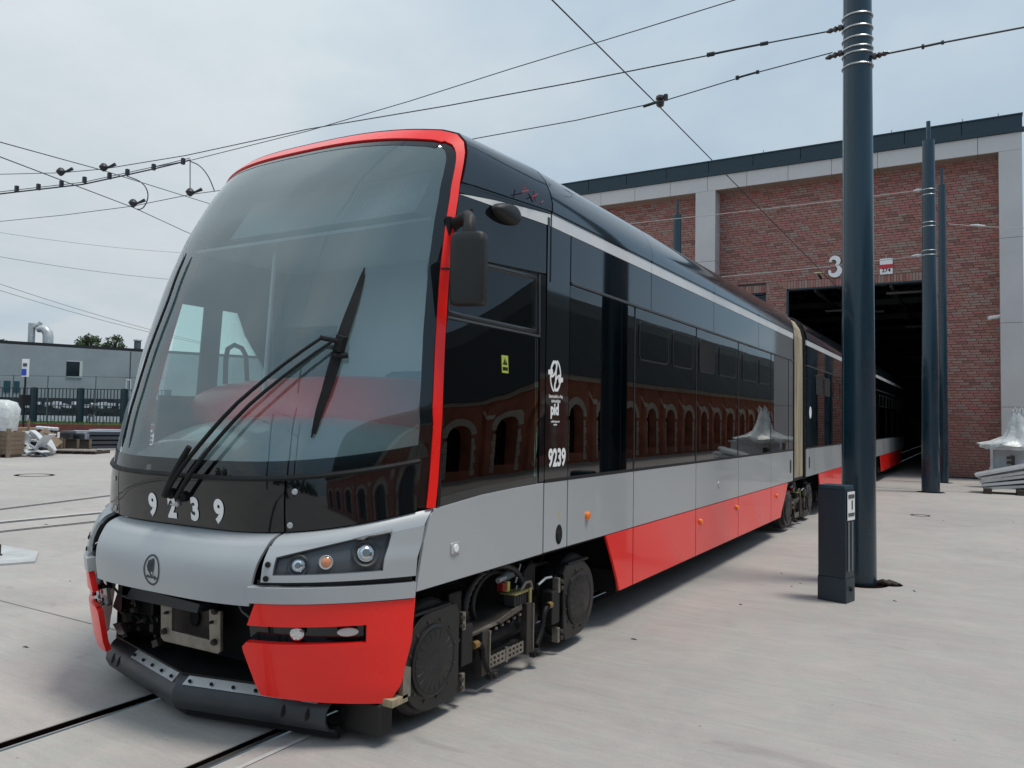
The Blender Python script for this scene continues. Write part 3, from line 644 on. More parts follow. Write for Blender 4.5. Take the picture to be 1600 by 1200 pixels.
# ================================================================== RIGHT: goods beside the depot wall
def goods():
    # bundle of wrapped pipes on wooden blocks
    t=empty('pipe_bundle',(0.9,22.3,0),'bundle of pale grey profiles lying aslant on wooden blocks at the right edge','profiles')
    rr=random.Random(4); p0=Vector((-0.10,22.30,0.42)); d=Vector((1,0.05,0.26)).normalized()
    for r in range(5):
        for c_ in range(6):
            o=Vector((0.05*r+rr.uniform(-0.05,0.05),0.13*(c_-2),-0.075*r+rr.uniform(-0.008,0.008)))
            dd=(d+Vector((0,rr.uniform(-0.02,0.02),-0.035*r))).normalized(); a=p0+o; b=a+dd*rr.uniform(1.6,1.8)
            rot=dd.to_track_quat('X','Z').to_matrix(); L_=(b-a).length; m=(a+b)/2; wd=0.055; ht=0.033
            mb=MB(); mb.box(m.x-L_/2,m.x+L_/2,m.y-wd,m.y+wd,m.z-ht,m.z+ht,rot=rot,ctr=m)
            mb.build('profile',M_galv if (r+c_)%3 else M_plastic,t)
    for x,lab in ((0.12,'a'),(0.80,'b'),(1.25,'c')):
        tag(MB().box(x-0.09,x+0.09,21.85,22.75,0,0.13).build('wooden_block',M_woodd,None,bevel=0.01),{'a':'dark wooden block under the left end of the pale profile bundle','b':'dark wooden block under the middle of the pale profile bundle','c':'dark wooden block under the right end of the pale profile bundle'}[lab],'wooden block',group='blocks under the profile bundle')
    # steel box beam with wrapped bag
    t=empty('steel_beam_box',(1.3,24.2,0),'pale grey riveted steel box beam standing by the right pilaster','steel box')
    a=ony(1546,733,24.2).x
    MB().box(a,a+1.6,24.1,24.7,0.48,0.52).build('bottom_flange',M_galv,t); MB().box(a+0.02,a+0.08,24.1,24.7,0.52,1.0).build('end_plate',M_galv,t); MB().box(a+0.02,a+1.6,24.38,24.42,0.52,1.0).build('web',M_plastic,t)
    MB().box(a,a+1.6,24.1,24.7,1.0,1.04).build('top_flange',M_galv,t); MB().box(a+0.2,a+1.4,24.15,24.65,0,0.48).build('stand',M_woodd,t)
    mb=MB(); mb.tube([(a+0.38,24.10,0.80),(a+0.52,24.10,0.80)],0.035,8); mb.tube([(a+0.38,24.10,0.68),(a+0.52,24.10,0.68)],0.035,8); mb.box(a+0.5,a+0.56,24.08,24.38,0.6,0.85); mb.build('pipe_stub',M_dbrown,t)
    # wrapped load: low crumpled sheet plus conical bag
    t=empty('wrapped_bag',(a+0.8,24.4,1.04),'white plastic lifting bag tied up to two loops on top of the steel box','bag')
    mb=MB(); rr=random.Random(9)
    def f(u,v):
        th=u*2*math.pi; r=[0.62,0.70,0.50,0.30,0.20,0.13,0.09][v]; z=[1.02,1.12,1.20,1.35,1.62,1.85,1.95][v]
        wob=1+0.10*math.sin(7*th+v)+0.06*math.sin(13*th+2*v); xs=1.0 if v>2 else 1.2
        return (a+0.62+r*wob*math.cos(th)*xs,24.4+r*wob*math.sin(th)*0.55,z+0.03*math.sin(5*th))
    mb.grid(f,[i/40 for i in range(41)],list(range(7))); mb.build('sheet',M_wrap,t,smooth=True,auto=80)
    def f2(u,v):
        th=u*2*math.pi; r=[0.5,0.42,0.25,0.05][v]; z=[1.02,1.35,1.6,1.68][v]; return (a+1.55+r*(1+0.12*math.sin(6*th))*math.cos(th),24.5+r*math.sin(th)*0.6,z)
    for dx in (0.56,0.70): MB().tube([(a+dx,24.4,1.85),(a+dx-0.01,24.4,2.02),(a+dx+0.03,24.4,2.10),(a+dx+0.06,24.4,2.0),(a+dx+0.03,24.4,1.88)],0.028,8).build('lifting_loop',M_wrap,t,smooth=True)
goods()
# ================================================================== LEFT BACKGROUND
def hz(x): return 641+0.0165*x
def zof(x,y,d): return CH+(hz(x)-y)*d/F
def gp(x,d,z=0):          # world point in the column x of the view at depth d, height z
    p=atd(x,hz(x),d); return Vector((p.x,p.y,z))
def obox(a,b,thick,z0,z1,mb=None):
    """upright box from ground point a to b, thickness away from the camera"""
    mb=mb or MB(); a=Vector((a.x,a.y,0)); b=Vector((b.x,b.y,0)); d=(b-a).normalized(); n=Vector((-d.y,d.x,0))
    if n.dot(a)<0: n=-n
    mb.prism([a+Vector((0,0,z0)),b+Vector((0,0,z0)),b+n*thick+Vector((0,0,z0)),a+n*thick+Vector((0,0,z0))],(0,0,z1-z0)); return mb
def leftbg():
    # terrace (lawn) behind a low brick wall
    A=gp(-900,56); B=gp(2600,150)
    mb=obox(gp(-700,60.6),gp(420,60.6),200,-0.2,0.57); o=mb.build('lawn_terrace',M_grass,None); tag(o,None,None,kind='structure')
    o=obox(gp(-700,60),gp(420,60),0.5,0,0.60).build('retaining_wall',mat('brick_retaining_wall',(0.16,0.045,0.035),0.85,noise=(2,0.35)),None); tag(o,'low red brick retaining wall below the green fence behind the debris','wall')
    o=obox(gp(-700,63.2),gp(420,63.2),12,0.575,0.60).build('footpath',mat('asphalt_path',(0.10,0.10,0.11),0.9,noise=(1,0.2)),None); tag(o,None,None,kind='structure')
    # grass tufts along the fence
    mb=MB(); rr=random.Random(2)
    for k in range(2600):
        x=rr.uniform(-30,230); d=rr.uniform(60.5,62.8); p=gp(x,d,0.57); h=rr.uniform(0.06,0.26); w_=0.03; a=rr.uniform(0,3.1); q=Vector((math.cos(a)*w_,math.sin(a)*w_,0)); l=Vector((rr.uniform(-0.08,0.08),rr.uniform(-0.08,0.08),h)); mb.poly([p-q,p+q,p+l])
    tag(mb.build('grass',mat('grass_blades',(0.10,0.19,0.03),0.8,noise=(2,0.3)),None,normals=False),'bright green grass strip at the foot of the fence','grass',kind='stuff')
    # green bar fence
    t=empty('bar_fence',gp(100,62,0.57),'dark green metal bar fence on the low brick wall, in front of the grey building','fence')
    posts=[-85,-20,52,125,193,262]
    zt=zof(60,606,62)
    for x in posts:
        p=gp(x,62,0.5); MB().box(p.x-0.17,p.x+0.17,p.y-0.15,p.y+0.15,0.5,zt+0.02).build('post',M_gfence,t)
    for x0,x1 in zip(posts[:-1],posts[1:]):
        for zz_,th in ((zt-0.05,0.06),(zof(60,633,62),0.05),(0.75,0.06)):
            a=gp(x0,62); b=gp(x1,62); MB().tube([a+Vector((0,0,zz_)),b+Vector((0,0,zz_))],th/1.6,6).build('rail',M_gfence,t)
        n=13
        for k in range(1,n):
            x=x0+(x1-x0)*k/n; p=gp(x,62); MB().box(p.x-0.035,p.x+0.035,p.y-0.02,p.y+0.02,0.66,zt-0.03).build('bar',M_gfence,t)
    # wire mesh fence behind
    t=empty('wire_fence',gp(100,74,0.6),'tall thin wire fence with slender posts behind the green bar fence','fence')
    zt2=zof(73,587,74)
    for x in (19,73,148,215): p=gp(x,74); MB().tube([p+Vector((0,0,0.57)),p+Vector((0,0,zt2))],0.05,6).build('post',mat('fence_grey_green',(0.08,0.12,0.12),0.6),t)
    MB().tube([gp(-80,74)+Vector((0,0,zt2-0.05)),gp(260,74)+Vector((0,0,zt2-0.05))],0.025,6).build('top_wire',_m['fence_grey_green'],t)
    # row of white kerb blocks and dark stacked goods behind the fence
    mb=MB(); 
    k=0; x=-60
    for x in range(3,210,9):
        a=gp(x,76); o=obox(a,gp(x+6.5,76),0.3,0.6,1.15).build('white_block',M_plastic,None); tag(o,('white block in the row behind the fence, '+('hidden left of the view' if x<0 else 'number %s from the left edge of the view'%('first second third fourth fifth sixth seventh eighth ninth tenth eleventh twelfth thirteenth fourteenth fifteenth sixteenth seventeenth eighteenth nineteenth twentieth twenty-first twenty-second twenty-third twenty-fourth twenty-fifth twenty-sixth'.split()[int((x-3)/9)]))).replace('number ',''),'block',group='row of white blocks behind the fence')
    o=obox(gp(-60,79),gp(260,79),1.0,0.6,2.9).build('dark_hedge',mat('hedge_dark',(0.035,0.04,0.042),0.9,noise=(1.5,0.5),bump=(2,1,0.2)),None); tag(o,'low dark hedge running between the fence and the grey building','hedge')
    mb=MB()
    for k in range(60):
        xx=random.uniform(-40,200); d=77; p=gp(xx,d,random.uniform(2.0,2.4)); mb.box(p.x-0.25,p.x+0.25,p.y-0.1,p.y+0.1,p.z-0.16,p.z+0.16)
    tag(mb.build('white_flowers',M_plastic,None),'uneven line of whitish flower heads on top of the dark hedge','flowers',kind='stuff')
    # bush
    # grey building
    t=empty('grey_building',gp(100,92,0),'long flat-roofed grey rendered building behind the fences, one small dark window','building')
    a=gp(-260,80); b=gp(420,105); zr=9.25
    # keep the roof edge as in the view: slope of the wall in plan does it
    a=gp(-90,83.0); b=gp(290,98.0)
    dd=(b-a).normalized()
    ex=a-dd*25; fx=b+dd*25
    obox(ex,fx,14,0.3,zr-0.35).build('wall',M_render,t)
    obox(ex-dd*0.2,fx,14.2,zr-0.35,zr).build('roof_edge',mat('roof_felt',(0.012,0.013,0.016),0.7),t)
    def onwall(px):   # ground point on the facade in column px
        d=ray(px,hz(px)); d=Vector((d.x,d.y,0)); n=Vector((-dd.y,dd.x,0)); tt=a.dot(n)/d.dot(n); p=d*tt; return p,( CAM.transposed()@Vector((p.x,p.y,0))).z*-1
    nn=Vector((-dd.y,dd.x,0)); 
    if nn.dot(a)<0: nn=-nn
    def wp(px,y):
        p,dep=onwall(px); return Vector((p.x,p.y,zof(px,y,dep)))
    q0,q1=wp(101,588),wp(126,566)
    mb=MB(); fr=-nn*0.06
    mb.prism([Vector((q0.x,q0.y,q0.z)),Vector((q1.x,q1.y,q0.z)),Vector((q1.x,q1.y,q1.z)),Vector((q0.x,q0.y,q1.z))],-nn*0.04)
    mb.build('window_pane',mat('dark_window',(0.01,0.02,0.025),0.1),t)
    for (u0,u1,v0,v1) in ((0,1,-0.06,0.0),(0.82,1.0,0,1),(0,1,1.0,1.05)):
        P=lambda u,v: q0.lerp(Vector((q1.x,q1.y,q0.z)),u)+Vector((0,0,(q1.z-q0.z)*v))-nn*0.05
        MB().prism([P(u0,v0),P(u1,v0),P(u1,v1),P(u0,v1)],-nn*0.06).build('window_frame',mat('window_frame_grey',(0.55,0.58,0.58),0.5),t)
    q0,q1=wp(-30,612),wp(30,596)
    for u in (0,0.28,0.56,0.8):
        P=lambda uu,v: q0.lerp(Vector((q1.x,q1.y,q0.z)),uu)+Vector((0,0,(q1.z-q0.z)*v))
        MB().prism([P(u,0),P(u+0.18,0),P(u+0.18,1),P(u,1)],-nn*0.05).build('window_pane',mat('teal_window',(0.02,0.07,0.09),0.2),t)
    mb=MB(); p=wp(200,600); mb.prism([Vector((p.x,p.y,2)),Vector((p.x,p.y,2))+dd*0.12,Vector((p.x,p.y,zr-0.4))+dd*0.12,Vector((p.x,p.y,zr-0.4))],-nn*0.02); mb.build('expansion_joint',M_trim,t)
    # duct on the roof
    t=empty('ventilation_duct',wp(62,531),'bright metal ventilation duct with a hooked outlet on the grey roof','duct')
    d_=atd(62,530,0).normalized() if False else None
    pr,dep=onwall(62); base=Vector((pr.x,pr.y,0))+nn*2.0; k=dep*1.025/F; rt=CAM@Vector((1,0,0)); rt.z=0; rt.normalize()
    def q(dx,y): return base+rt*(dx*k)+Vector((0,0,zof(62,y,dep*1.025)))
    MB().tube([q(-14,545),q(-14,506)],5*k,12).build('riser',M_galv,t,smooth=True)
    MB().tube([q(-9,513),q(-4,509),q(0,504)],[3.5*k,4*k,3*k],10).build('outlet_flap',M_galv,t)
    MB().tube([q(12,545),q(12,528),q(11,521),q(7,516),q(1,514),q(-5,516)],[7.5*k]*3+[7*k,6*k,4.5*k],12).build('elbow',M_galv,t,smooth=True)
    t=empty('roof_chimney',wp(216,545),'small dark chimney on the grey roof beside the windscreen edge','chimney')
    pr,dep=onwall(217); base=Vector((pr.x,pr.y,0))+nn*2; k=dep/F
    z0=9.0; MB().box(base.x-0.28,base.x+0.28,base.y-0.28,base.y+0.28,z0,zof(217,531,dep)).build('stack',mat('chimney_grey',(0.09,0.11,0.12),0.7),t); MB().box(base.x-0.36,base.x+0.36,base.y-0.36,base.y+0.36,zof(217,531,dep),zof(217,529,dep)).build('cap',M_galv,t)
    # bus stop sign
    t=empty('stop_sign',gp(38,59,0.57),'slender stop sign post with white and blue plate and a dark bin box','sign')
    p=gp(37.5,59)
    MB().tube([p+Vector((0,0,0.3)),p+Vector((0,0,zof(38,564,59))) ],0.07,8).build('post',M_rub,t)
    k=59/F
    def plate(x0,x1,y0,y1,m,nm,off=0):
        a=p+rt*((x0-37.5)*k)-Vector((-0.51,0.858,0))*(0.1+off)+Vector((0,0,0)); b=p+rt*((x1-37.5)*k)-Vector((-0.51,0.858,0))*(0.1+off)
        za,zb__=zof(38,y1,59),zof(38,y0,59); MB().prism([Vector((a.x,a.y,za)),Vector((b.x,b.y,za)),Vector((b.x,b.y,zb__)),Vector((a.x,a.y,zb__))],Vector((-0.51,0.858,0))*0.04).build(nm,m,t)
    plate(32.5,43.5,561,589,M_sign,'plate'); plate(33,40,577,587,mat('sign_blue',(0.02,0.07,0.45),0.5),'blue_panel',0.05); plate(34.5,40.5,568,573,M_lamph,'print_panel',0.05)
    MB().box(p.x-0.28,p.x+0.28,p.y-0.28,p.y+0.28,zof(38,634,59),zof(38,617,59)).build('bin_box',M_rub,t,bevel=0.03)
    # second small sign
    p2=gp(199,66); t=empty('small_sign',p2,'small white framed sign on thin posts at the windscreen edge','sign')
    z1,z0=zof(199,594,66),zof(199,606,66)
    for s in (-0.18,0.18): MB().tube([p2+rt*s+Vector((0,0,0.6)),p2+rt*s+Vector((0,0,z1))],0.05,6).build('post',M_plastic,t)
    MB().tube([p2+rt*-0.18+Vector((0,0,z1)),p2+rt*0.18+Vector((0,0,z1))],0.05,6).build('crossbar',M_plastic,t)
    # tree behind the building
    def tree(px,dep,w_,ybot,ytop,label,seed,ncl=34):
        rr=random.Random(seed); k=dep/F; c=gp(px,dep); zt_=zof(px,ytop,dep); zb_=zof(px,ybot,dep)
        t=empty('broadleaf_tree',(c.x,c.y,0),label,'tree',group='trees beyond the grey building')
        MB().tube([(c.x,c.y,0),(c.x+0.2,c.y,zb_*0.6),(c.x,c.y,zb_+1.5)],[0.45,0.33,0.18],8).build('trunk',M_woodd,t)
        lb=MB()
        for q in range(6):
            a=rr.uniform(0,6.28); r=w_*k*0.33*rr.uniform(0.4,1); lb.tube([(c.x,c.y,zb_*0.75),(c.x+r*math.cos(a)*0.5,c.y+r*math.sin(a)*0.5,zb_+0.5),(c.x+r*math.cos(a),c.y+r*math.sin(a),zb_+(zt_-zb_)*rr.uniform(0.4,0.8))],[0.16,0.1,0.04],5)
        lb.build('limbs',M_woodd,t)
        mb=MB()
        for q in range(ncl):
            a=rr.uniform(0,6.28); r=math.sqrt(rr.random())*w_*k*0.5; h=rr.random(); hh=(zt_-zb_)*(1-(r/(w_*k*0.5))**2*0.75)
            cc=Vector((c.x+r*math.cos(a),c.y+r*math.sin(a),zb_-1+h*(hh+0.6))); cr_=rr.uniform(0.45,0.95)
            for l in range(105):
                v=Vector((rr.gauss(0,1),rr.gauss(0,1),rr.gauss(0,0.75))).normalized()*cr_*rr.random()**0.45; s=rr.uniform(0.09,0.17)
                d1=Vector((rr.uniform(-1,1),rr.uniform(-1,1),rr.uniform(-1,1))).normalized()*s; d2=Vector((rr.uniform(-1,1),rr.uniform(-1,1),rr.uniform(-1,1))).normalized()*s
                mb.poly([cc+v-d1,cc+v+d2,cc+v+d1,cc+v-d2])
        mb.build('crown',mat('foliage',(0.055,0.085,0.03),0.7,noise=(0.5,0.4)),t,normals=False)
    tree(138,112,50,548,518,'green tree rising behind the grey roof, left and taller half of the pair',1); tree(176,116,44,550,522,'green tree rising behind the grey roof, right half of the pair, lower to the right',5); tree(-4,118,26,546,526,'tree top at the far left edge behind the grey roof',8,14)
leftbg()
# ---- debris in the yard
def debris():
    rt=CAM@Vector((1,0,0)); rt.z=0; rt.normalize(); fw=Vector((-rt.y,rt.x,0))
    def P(x,y,d): p=atd(x,y,d); return p
    # wooden crate, wrapped bag on it
    t=empty('wooden_crate',gp(2,26.6),'brown wooden crate of horizontal planks at the left edge of the yard','crate')
    a=gp(-22,26.6); b=gp(18,26.6); 
    for k in range(5): z0=0.10+k*0.155; obox(a,b,0.8,z0,z0+0.145).build('plank',M_wood,t)
    for x in (-20,-2,15): obox(gp(x,26.55),gp(x+3,26.55),0.06,0.0,0.9).build('corner_batten',M_wood,t)
    for x in (-19,0,13): obox(gp(x,26.5),gp(x+4,26.5),0.7,0,0.10).build('foot',M_woodd,t)
    t2=empty('wrapped_bundle',gp(3,26.9,0.9),'tall white plastic-wrapped bundle standing on the brown crate','bundle')
    def f(u,v):
        th=u*2*math.pi; r=[0.46,0.50,0.54,0.42,0.2,0.02][v]; z=[0.88,1.25,1.62,1.86,1.93,1.94][v]; sq=(abs(math.cos(th))**4+abs(math.sin(th))**4)**-0.25
        c=gp(2,27.0); return c+rt*(r*sq*math.cos(th)*0.98)+fw*(r*sq*math.sin(th)*0.8)+Vector((0,0,z+0.02*math.sin(4*th)))
    MB().grid(f,[i/36 for i in range(37)],list(range(6))).build('wrap',M_wrap,t2,smooth=True,auto=70)
    MB().box(0,0.001,0,0.001,0,0.001) 
    c=gp(15,26.5); tag(MB().box(c.x-0.05,c.x+0.05,c.y-0.05,c.y+0.05,0.0,0.98).build('timber_offcut',M_wood,None),'pale timber offcut standing upright against the brown crate','timber')
    # curved white sheets (cut plastic pipe halves)
    k=0
    labs=['large curved white plastic shell at the left of the debris heap','second curved white shell leaning right in the debris heap','flat pale blue-white sheet standing in the middle of the heap','tilted white sheet in front of the heap, leaning right','crumpled white sheet lying low in front of the heap','small bent white sheet on the top left of the heap','white offcut wedged low on the left of the heap','pale panel behind the tilted sheet']
    def shell(x0,y0,x1,y1,d,bend,w_,lab):
        p=P(x0,y0,d); q=P(x1,y1,d); ax=(q-p); side=fw*w_
        nrm=ax.cross(side).normalized()
        mb=MB(); mb.grid(lambda u,v: p+ax*u+side*(v-0.5)+nrm*(bend*(1-(2*u-1)**2)*1.0),[i/12 for i in range(13)],[0,0.5,1]); o=mb.build('plastic_sheet',M_plastic,None,smooth=True,solid=0.03); tag(o,lab,'plastic sheet',group='white sheets in the debris heap')
    shell(22,684,30,712,27.5,0.25,0.5,labs[0]); shell(42,682,58,712,27.7,-0.22,0.5,labs[1]); shell(50,672,68,690,28,0.05,0.3,labs[2]); shell(62,698,80,678,27.6,0.04,0.6,labs[3]); shell(46,709,72,706,27.2,0.08,0.5,labs[4]); shell(20,676,36,684,28,0.1,0.4,labs[5]); shell(17,700,28,696,27.3,0.05,0.4,labs[6]); shell(72,682,84,704,28.2,0.02,0.4,labs[7])
    shell(24,690,40,700,27.6,0.12,0.5,'bent white sheet across the middle left of the heap'); shell(30,704,44,711,27.4,-0.1,0.45,'curved white offcut low at the front left of the heap')
    for (x0,x1,y0,y1,d,lab,m) in ((22,46,668,682,28.6,'crumpled brown cardboard box on top of the debris heap','c'),(24,42,680,690,28.3,'smaller torn brown cardboard piece below the cardboard box','c')):
        z1=zof(x0,y0,d); z0=zof(x0,y1,d); o=obox(gp(x0,d),gp(x1,d),0.5,z0,z1).build('cardboard_box',mat('cardboard',(0.30,0.20,0.13),0.85,noise=(3,0.3),bump=(5,0.8,0.05)),None,bevel=0.03); tag(o,lab,'cardboard')
    mb=MB(); mb.tube([gp(44,28.4,0),gp(46,28.4,1.3)],0.05,6); tag(mb.build('timber_batten',M_wood,None),'thin upright wooden batten at the right of the cardboard box','timber')
    rr=random.Random(77)
    ords='first second third fourth fifth sixth seventh eighth ninth tenth eleventh twelfth thirteenth fourteenth fifteenth sixteenth'.split()
    for q in range(16):
        x=21+3.9*q+rr.uniform(-1,1); y=rr.uniform(676,706); d=rr.uniform(27.3,28.8); c=P(x,y,d); c.z=max(0.06,c.z); L_=rr.uniform(0.15,0.42); W_=rr.uniform(0.05,0.28)
        rot=Matrix.Rotation(rr.uniform(0,3.1),3,'Z')@Matrix.Rotation(rr.uniform(-0.9,0.9),3,'Y')@Matrix.Rotation(rr.uniform(-0.9,0.9),3,'X')
        m=rr.choice([M_plastic,M_plastic,M_wood,M_woodd,M_galv,M_wrap]); nm={'white_plastic':'plastic_offcut','weathered_wood':'board_offcut','dark_wood':'board_offcut','galvanised':'metal_offcut','plastic_wrap':'film_scrap'}[m.name]
        desc={'plastic_offcut':'white plastic offcut','board_offcut':'broken wooden board','metal_offcut':'thin grey metal offcut','film_scrap':'crumpled film scrap'}[nm]
        place='lying '+('low' if y>695 else 'halfway up' if y>684 else 'high')+' in the debris heap, '+ords[q]+' scrap from the left'
        tag(MB().box(c.x-L_,c.x+L_,c.y-W_,c.y+W_,c.z-0.012,c.z+0.012,rot=rot).build(nm,m,None),desc+' '+place,'offcut',group='offcuts in the debris heap')
    # solid heap core
    def f(u,v):
        th=u*2*math.pi; c=gp(48,28.6); r=1-v; return c+rt*(0.75*r*math.cos(th)*(1+0.15*math.sin(5*th)))+fw*(0.6*r*math.sin(th))+Vector((0,0,0.95*v**0.7))
    tag(MB().grid(f,[i/24 for i in range(25)],[0,0.25,0.5,0.75,1]).build('rubbish_heap',mat('rubbish',(0.14,0.135,0.13),0.8,noise=(3,0.8),bump=(5,1,0.1)),None),'grey core of the debris heap between crate and pallet','rubbish',kind='stuff')
    for i,x in enumerate((62,69,75,81,88)):
        p=gp(x,30.5); t=empty('rolled_hose',(p.x,p.y,0),['first','second','third','fourth','fifth'][i]+' from the left of the rolls with white ends behind the sheets','roll','rolls with white ends behind the heap'); z=zof(x,666+i*0.5,30.5)
        MB().lathe((p.x,p.y,0.0),(0,0,1),[(0,0.07),(z-0.12,0.07)],10).build('tube',mat('rusty_tube',(0.12,0.06,0.04),0.8),t,smooth=True); MB().lathe((p.x,p.y,0),(0,0,1),[(z-0.12,0.11),(z-0.03,0.12),(z,0.07)],10).build('end_cap',M_plastic,t,smooth=True)
    # pallet with crate frames
    t=empty('flat_pallet',gp(118,29.8),'long low grey wooden pallet in front of the dark crate frames','pallet')
    for k in range(6): 
        d=29.4+k*0.22; obox(gp(80,d),gp(150,d),0.17,0.11,0.15).build('deck_board',mat('grey_board',(0.30,0.27,0.24),0.8,noise=(3,0.2)),t)
    for x in (82,98,116,132,145): obox(gp(x,29.45),gp(x+4,29.45),1.2,0.0,0.11).build('bearer',M_woodd,t)
    def frame(x0,x1,y0,d,lab):
        t=empty('crate_frame',gp((x0+x1)/2,d,0.15),lab,'crate',group='dark crate frames on the pallet'); z1=zof(x0,y0,d); k=d/F
        for z in (0.16,0.42,z1-0.12): obox(gp(x0,d),gp(x1,d),0.06,z,z+0.11).build('rail',M_woodd,t)
        for x in (x0,(x0+x1)/2,x1-3): obox(gp(x,d-0.05),gp(x+3,d-0.05),0.05,0.15,z1).build('upright',M_wood,t)
        obox(gp(x0+1,d+0.5),gp(x1-1,d+0.5),0.04,0.15,z1-0.1).build('back_board',M_woodd,t)
    frame(84,99,684,30.2,'dark open crate frame at the left end of the pallet'); frame(100,144,686,30.4,'long dark crate frame with uprights on the pallet')
    o=obox(gp(93,31.2),gp(112,31.2),0.5,0.15,zof(100,673,31.2)).build('covered_stack',mat('dark_tarp',(0.04,0.042,0.045),0.6,bump=(4,1,0.05)),None,bevel=0.1); tag(o,'dark grey covered stack behind the crate frames, left one','covered stack')
    o=obox(gp(113,31.4),gp(127,31.4),0.4,0.15,zof(113,677,31.4)).build('covered_stack',mat('black_tarp',(0.008,0.009,0.011),0.6),None,bevel=0.08); tag(o,'black tarpaulin lump behind the crate frames, right one','covered stack')
    # steel beams stack
    for k in range(4):
        zz=0.06+k*0.19; o=obox(gp(141,32.5),gp(240,34),0.5,zz,zz+0.13).build('steel_beam',mat('beam_grey',(0.07,0.08,0.095),0.4,metal=0.4),None); tag(o,['lowest','second lowest','second highest','topmost'][k]+' long grey steel beam in the stack beside the windscreen edge','steel beam',group='stack of steel beams')
        if k<3: o=obox(gp(143,32.7),gp(236,34.1),0.3,zz+0.13,zz+0.19).build('spacer_timber',M_woodd,None); tag(o,'dark spacer timber '+['under the second beam','under the third beam','under the topmost beam'][k]+' of the beam stack','timber')
    for i,(x0,x1,y0,d,c) in enumerate(((104,142,673,40,0),(140,186,671,42,1),(128,176,676,38,2))):
        o=obox(gp(x0,d),gp(x1+40,d),1.0,0,zof(x0,y0,d)).build('sheet_stack',mat(['pale_sheet','pale_sheet_blue','pale_sheet_grey'][c],[(0.34,0.37,0.42),(0.42,0.46,0.52),(0.25,0.27,0.31)][c],0.5,noise=(2,0.2)),None); tag(o,['pale sheet stack farthest left behind the beams','bluish sheet stack behind the beams, farthest back','grey sheet stack nearest behind the beams'][i],'sheet stack')
    o=obox(gp(160,36.5),gp(178,36.5),0.3,zof(160,682,36.5),zof(170,677,36.5)).build('red_strap',mat('dull_red',(0.22,0.04,0.05),0.6),None); tag(o,'dull red strap lying on the grey sheet stack','strap')
debris()
# ================================================================== TRAM
XC=-3.64; HW=1.22; XS=XC+HW          # near side plane
TR=empty('tram',(XC,7,0),'red, silver and black articulated tram 9239 with curved windscreen standing half out of the depot','tram')
ZG=[0.9,1.0,1.26,1.6,2.0,2.4,2.7,3.0,3.2,3.32,3.45]
YC_=[2.72,2.71,2.68,2.72,2.81,2.94,3.07,3.26,3.43,3.585,3.78]
YO_=[3.26,3.28,3.32,3.345,3.415,3.50,3.585,3.69,3.78,3.85,3.96]
ZB=[0.0,0.1,0.3,0.5,0.7,0.8,0.9,0.96,1.1]
BC_=[2.76,2.72,2.66,2.60,2.56,2.545,2.56,2.60,2.68]
BO_=[3.10,3.10,3.12,3.13,3.15,3.16,3.17,3.2,3.24]
def smooth_interp(z,Z,Y):
    # average a few samples -> no creases
    h=0.06; return float(sum(np.interp(z+d,Z,Y) for d in (-h,-h/2,0,h/2,h))/5)
SS=lambda z: 1-max(0.0,z-1.6)*0.085      # the cab narrows towards the roof
def fG(u,z): c=smooth_interp(z,ZG,YC_); o=smooth_interp(z,ZG,YO_); return c+(o-c)*abs(u)**float(np.interp(z,[1.1,1.7],[3.7,3.0]))
def fB(u,z): c=sum(float(np.interp(z+d,ZB,BC_)) for d in (-.035,-.018,0,.018,.035))/5; o=float(np.interp(z,ZB,BO_)); return c+(o-c)*abs(u)**3.4
PROF=[(1.22,0.9),(1.22,2.70),(1.219,2.86),(1.216,2.95),(1.208,3.02),(1.19,3.09),(1.155,3.165),(1.10,3.235),(1.02,3.29),(0.90,3.335),(0.72,3.372),(0.48,3.398),(0.24,3.412),(0,3.416)]
def prof_dense(step=0.04):
    P=[PROF[0]]
    for a,b in zip(PROF[:-1],PROF[1:]):
        n=max(1,int(math.hypot(b[0]-a[0],b[1]-a[1])/step)); P+= [(a[0]+(b[0]-a[0])*i/n,a[1]+(b[1]-a[1])*i/n) for i in range(1,n+1)]
    return P
PD=prof_dense(); 
_FM=[(2.95,1.080,2.940),(3.02,1.074,3.005),(3.09,1.066,3.075),(3.165,1.055,3.145),(3.235,1.032,3.215),(3.29,0.985,3.268),(3.335,0.90,3.292),(3.372,0.70,3.302),(3.398,0.46,3.306),(3.412,0.23,3.308),(3.416,0.0,3.309)]
def FM(a,z):     # body section point -> matching point of the narrower front section
    if z<=2.95: return (a*SS(z)+(1.080-1.216*SS(2.95))*max(0,(z-2.7)/0.25),z-0.01*max(0,(z-2.7)/0.25))
    return (float(np.interp(z,[q[0] for q in _FM],[q[1] for q in _FM])),float(np.interp(z,[q[0] for q in _FM],[q[2] for q in _FM])))
PDF=[FM(a,z) for a,z in PD]
def offset_prof(P,di_side,di_top):
    out=[]
    for i,(w_,z) in enumerate(P):
        a=P[max(0,i-1)]; b=P[min(len(P)-1,i+1)]; d=Vector((b[0]-a[0],b[1]-a[1])).normalized(); n=Vector((-d.y,d.x)) # inward for going up: d=(0,1)-> n=(-1,0)
        t=abs(n.y); di=di_side*(1-t)+di_top*t
        out.append((max(0,w_+n.x*di),z+n.y*di))
    return out
def SF(w_,z,off=0.0):    # point on the upper front surface; w_ signed half width
    H_=HW*SS(z); u=w_/H_; e=0.01
    y=fG(u,z)
    if off:
        dx=(fG(u+e,z)-fG(u-e,z))/(2*e*H_); dz=(fG(w_/(HW*SS(z+e)),z+e)-fG(w_/(HW*SS(z-e)),z-e))/(2*e); n=Vector((dx,-1,dz)).normalized()
        return Vector((XC+w_,y,z))+n*off
    return Vector((XC+w_,y,z))
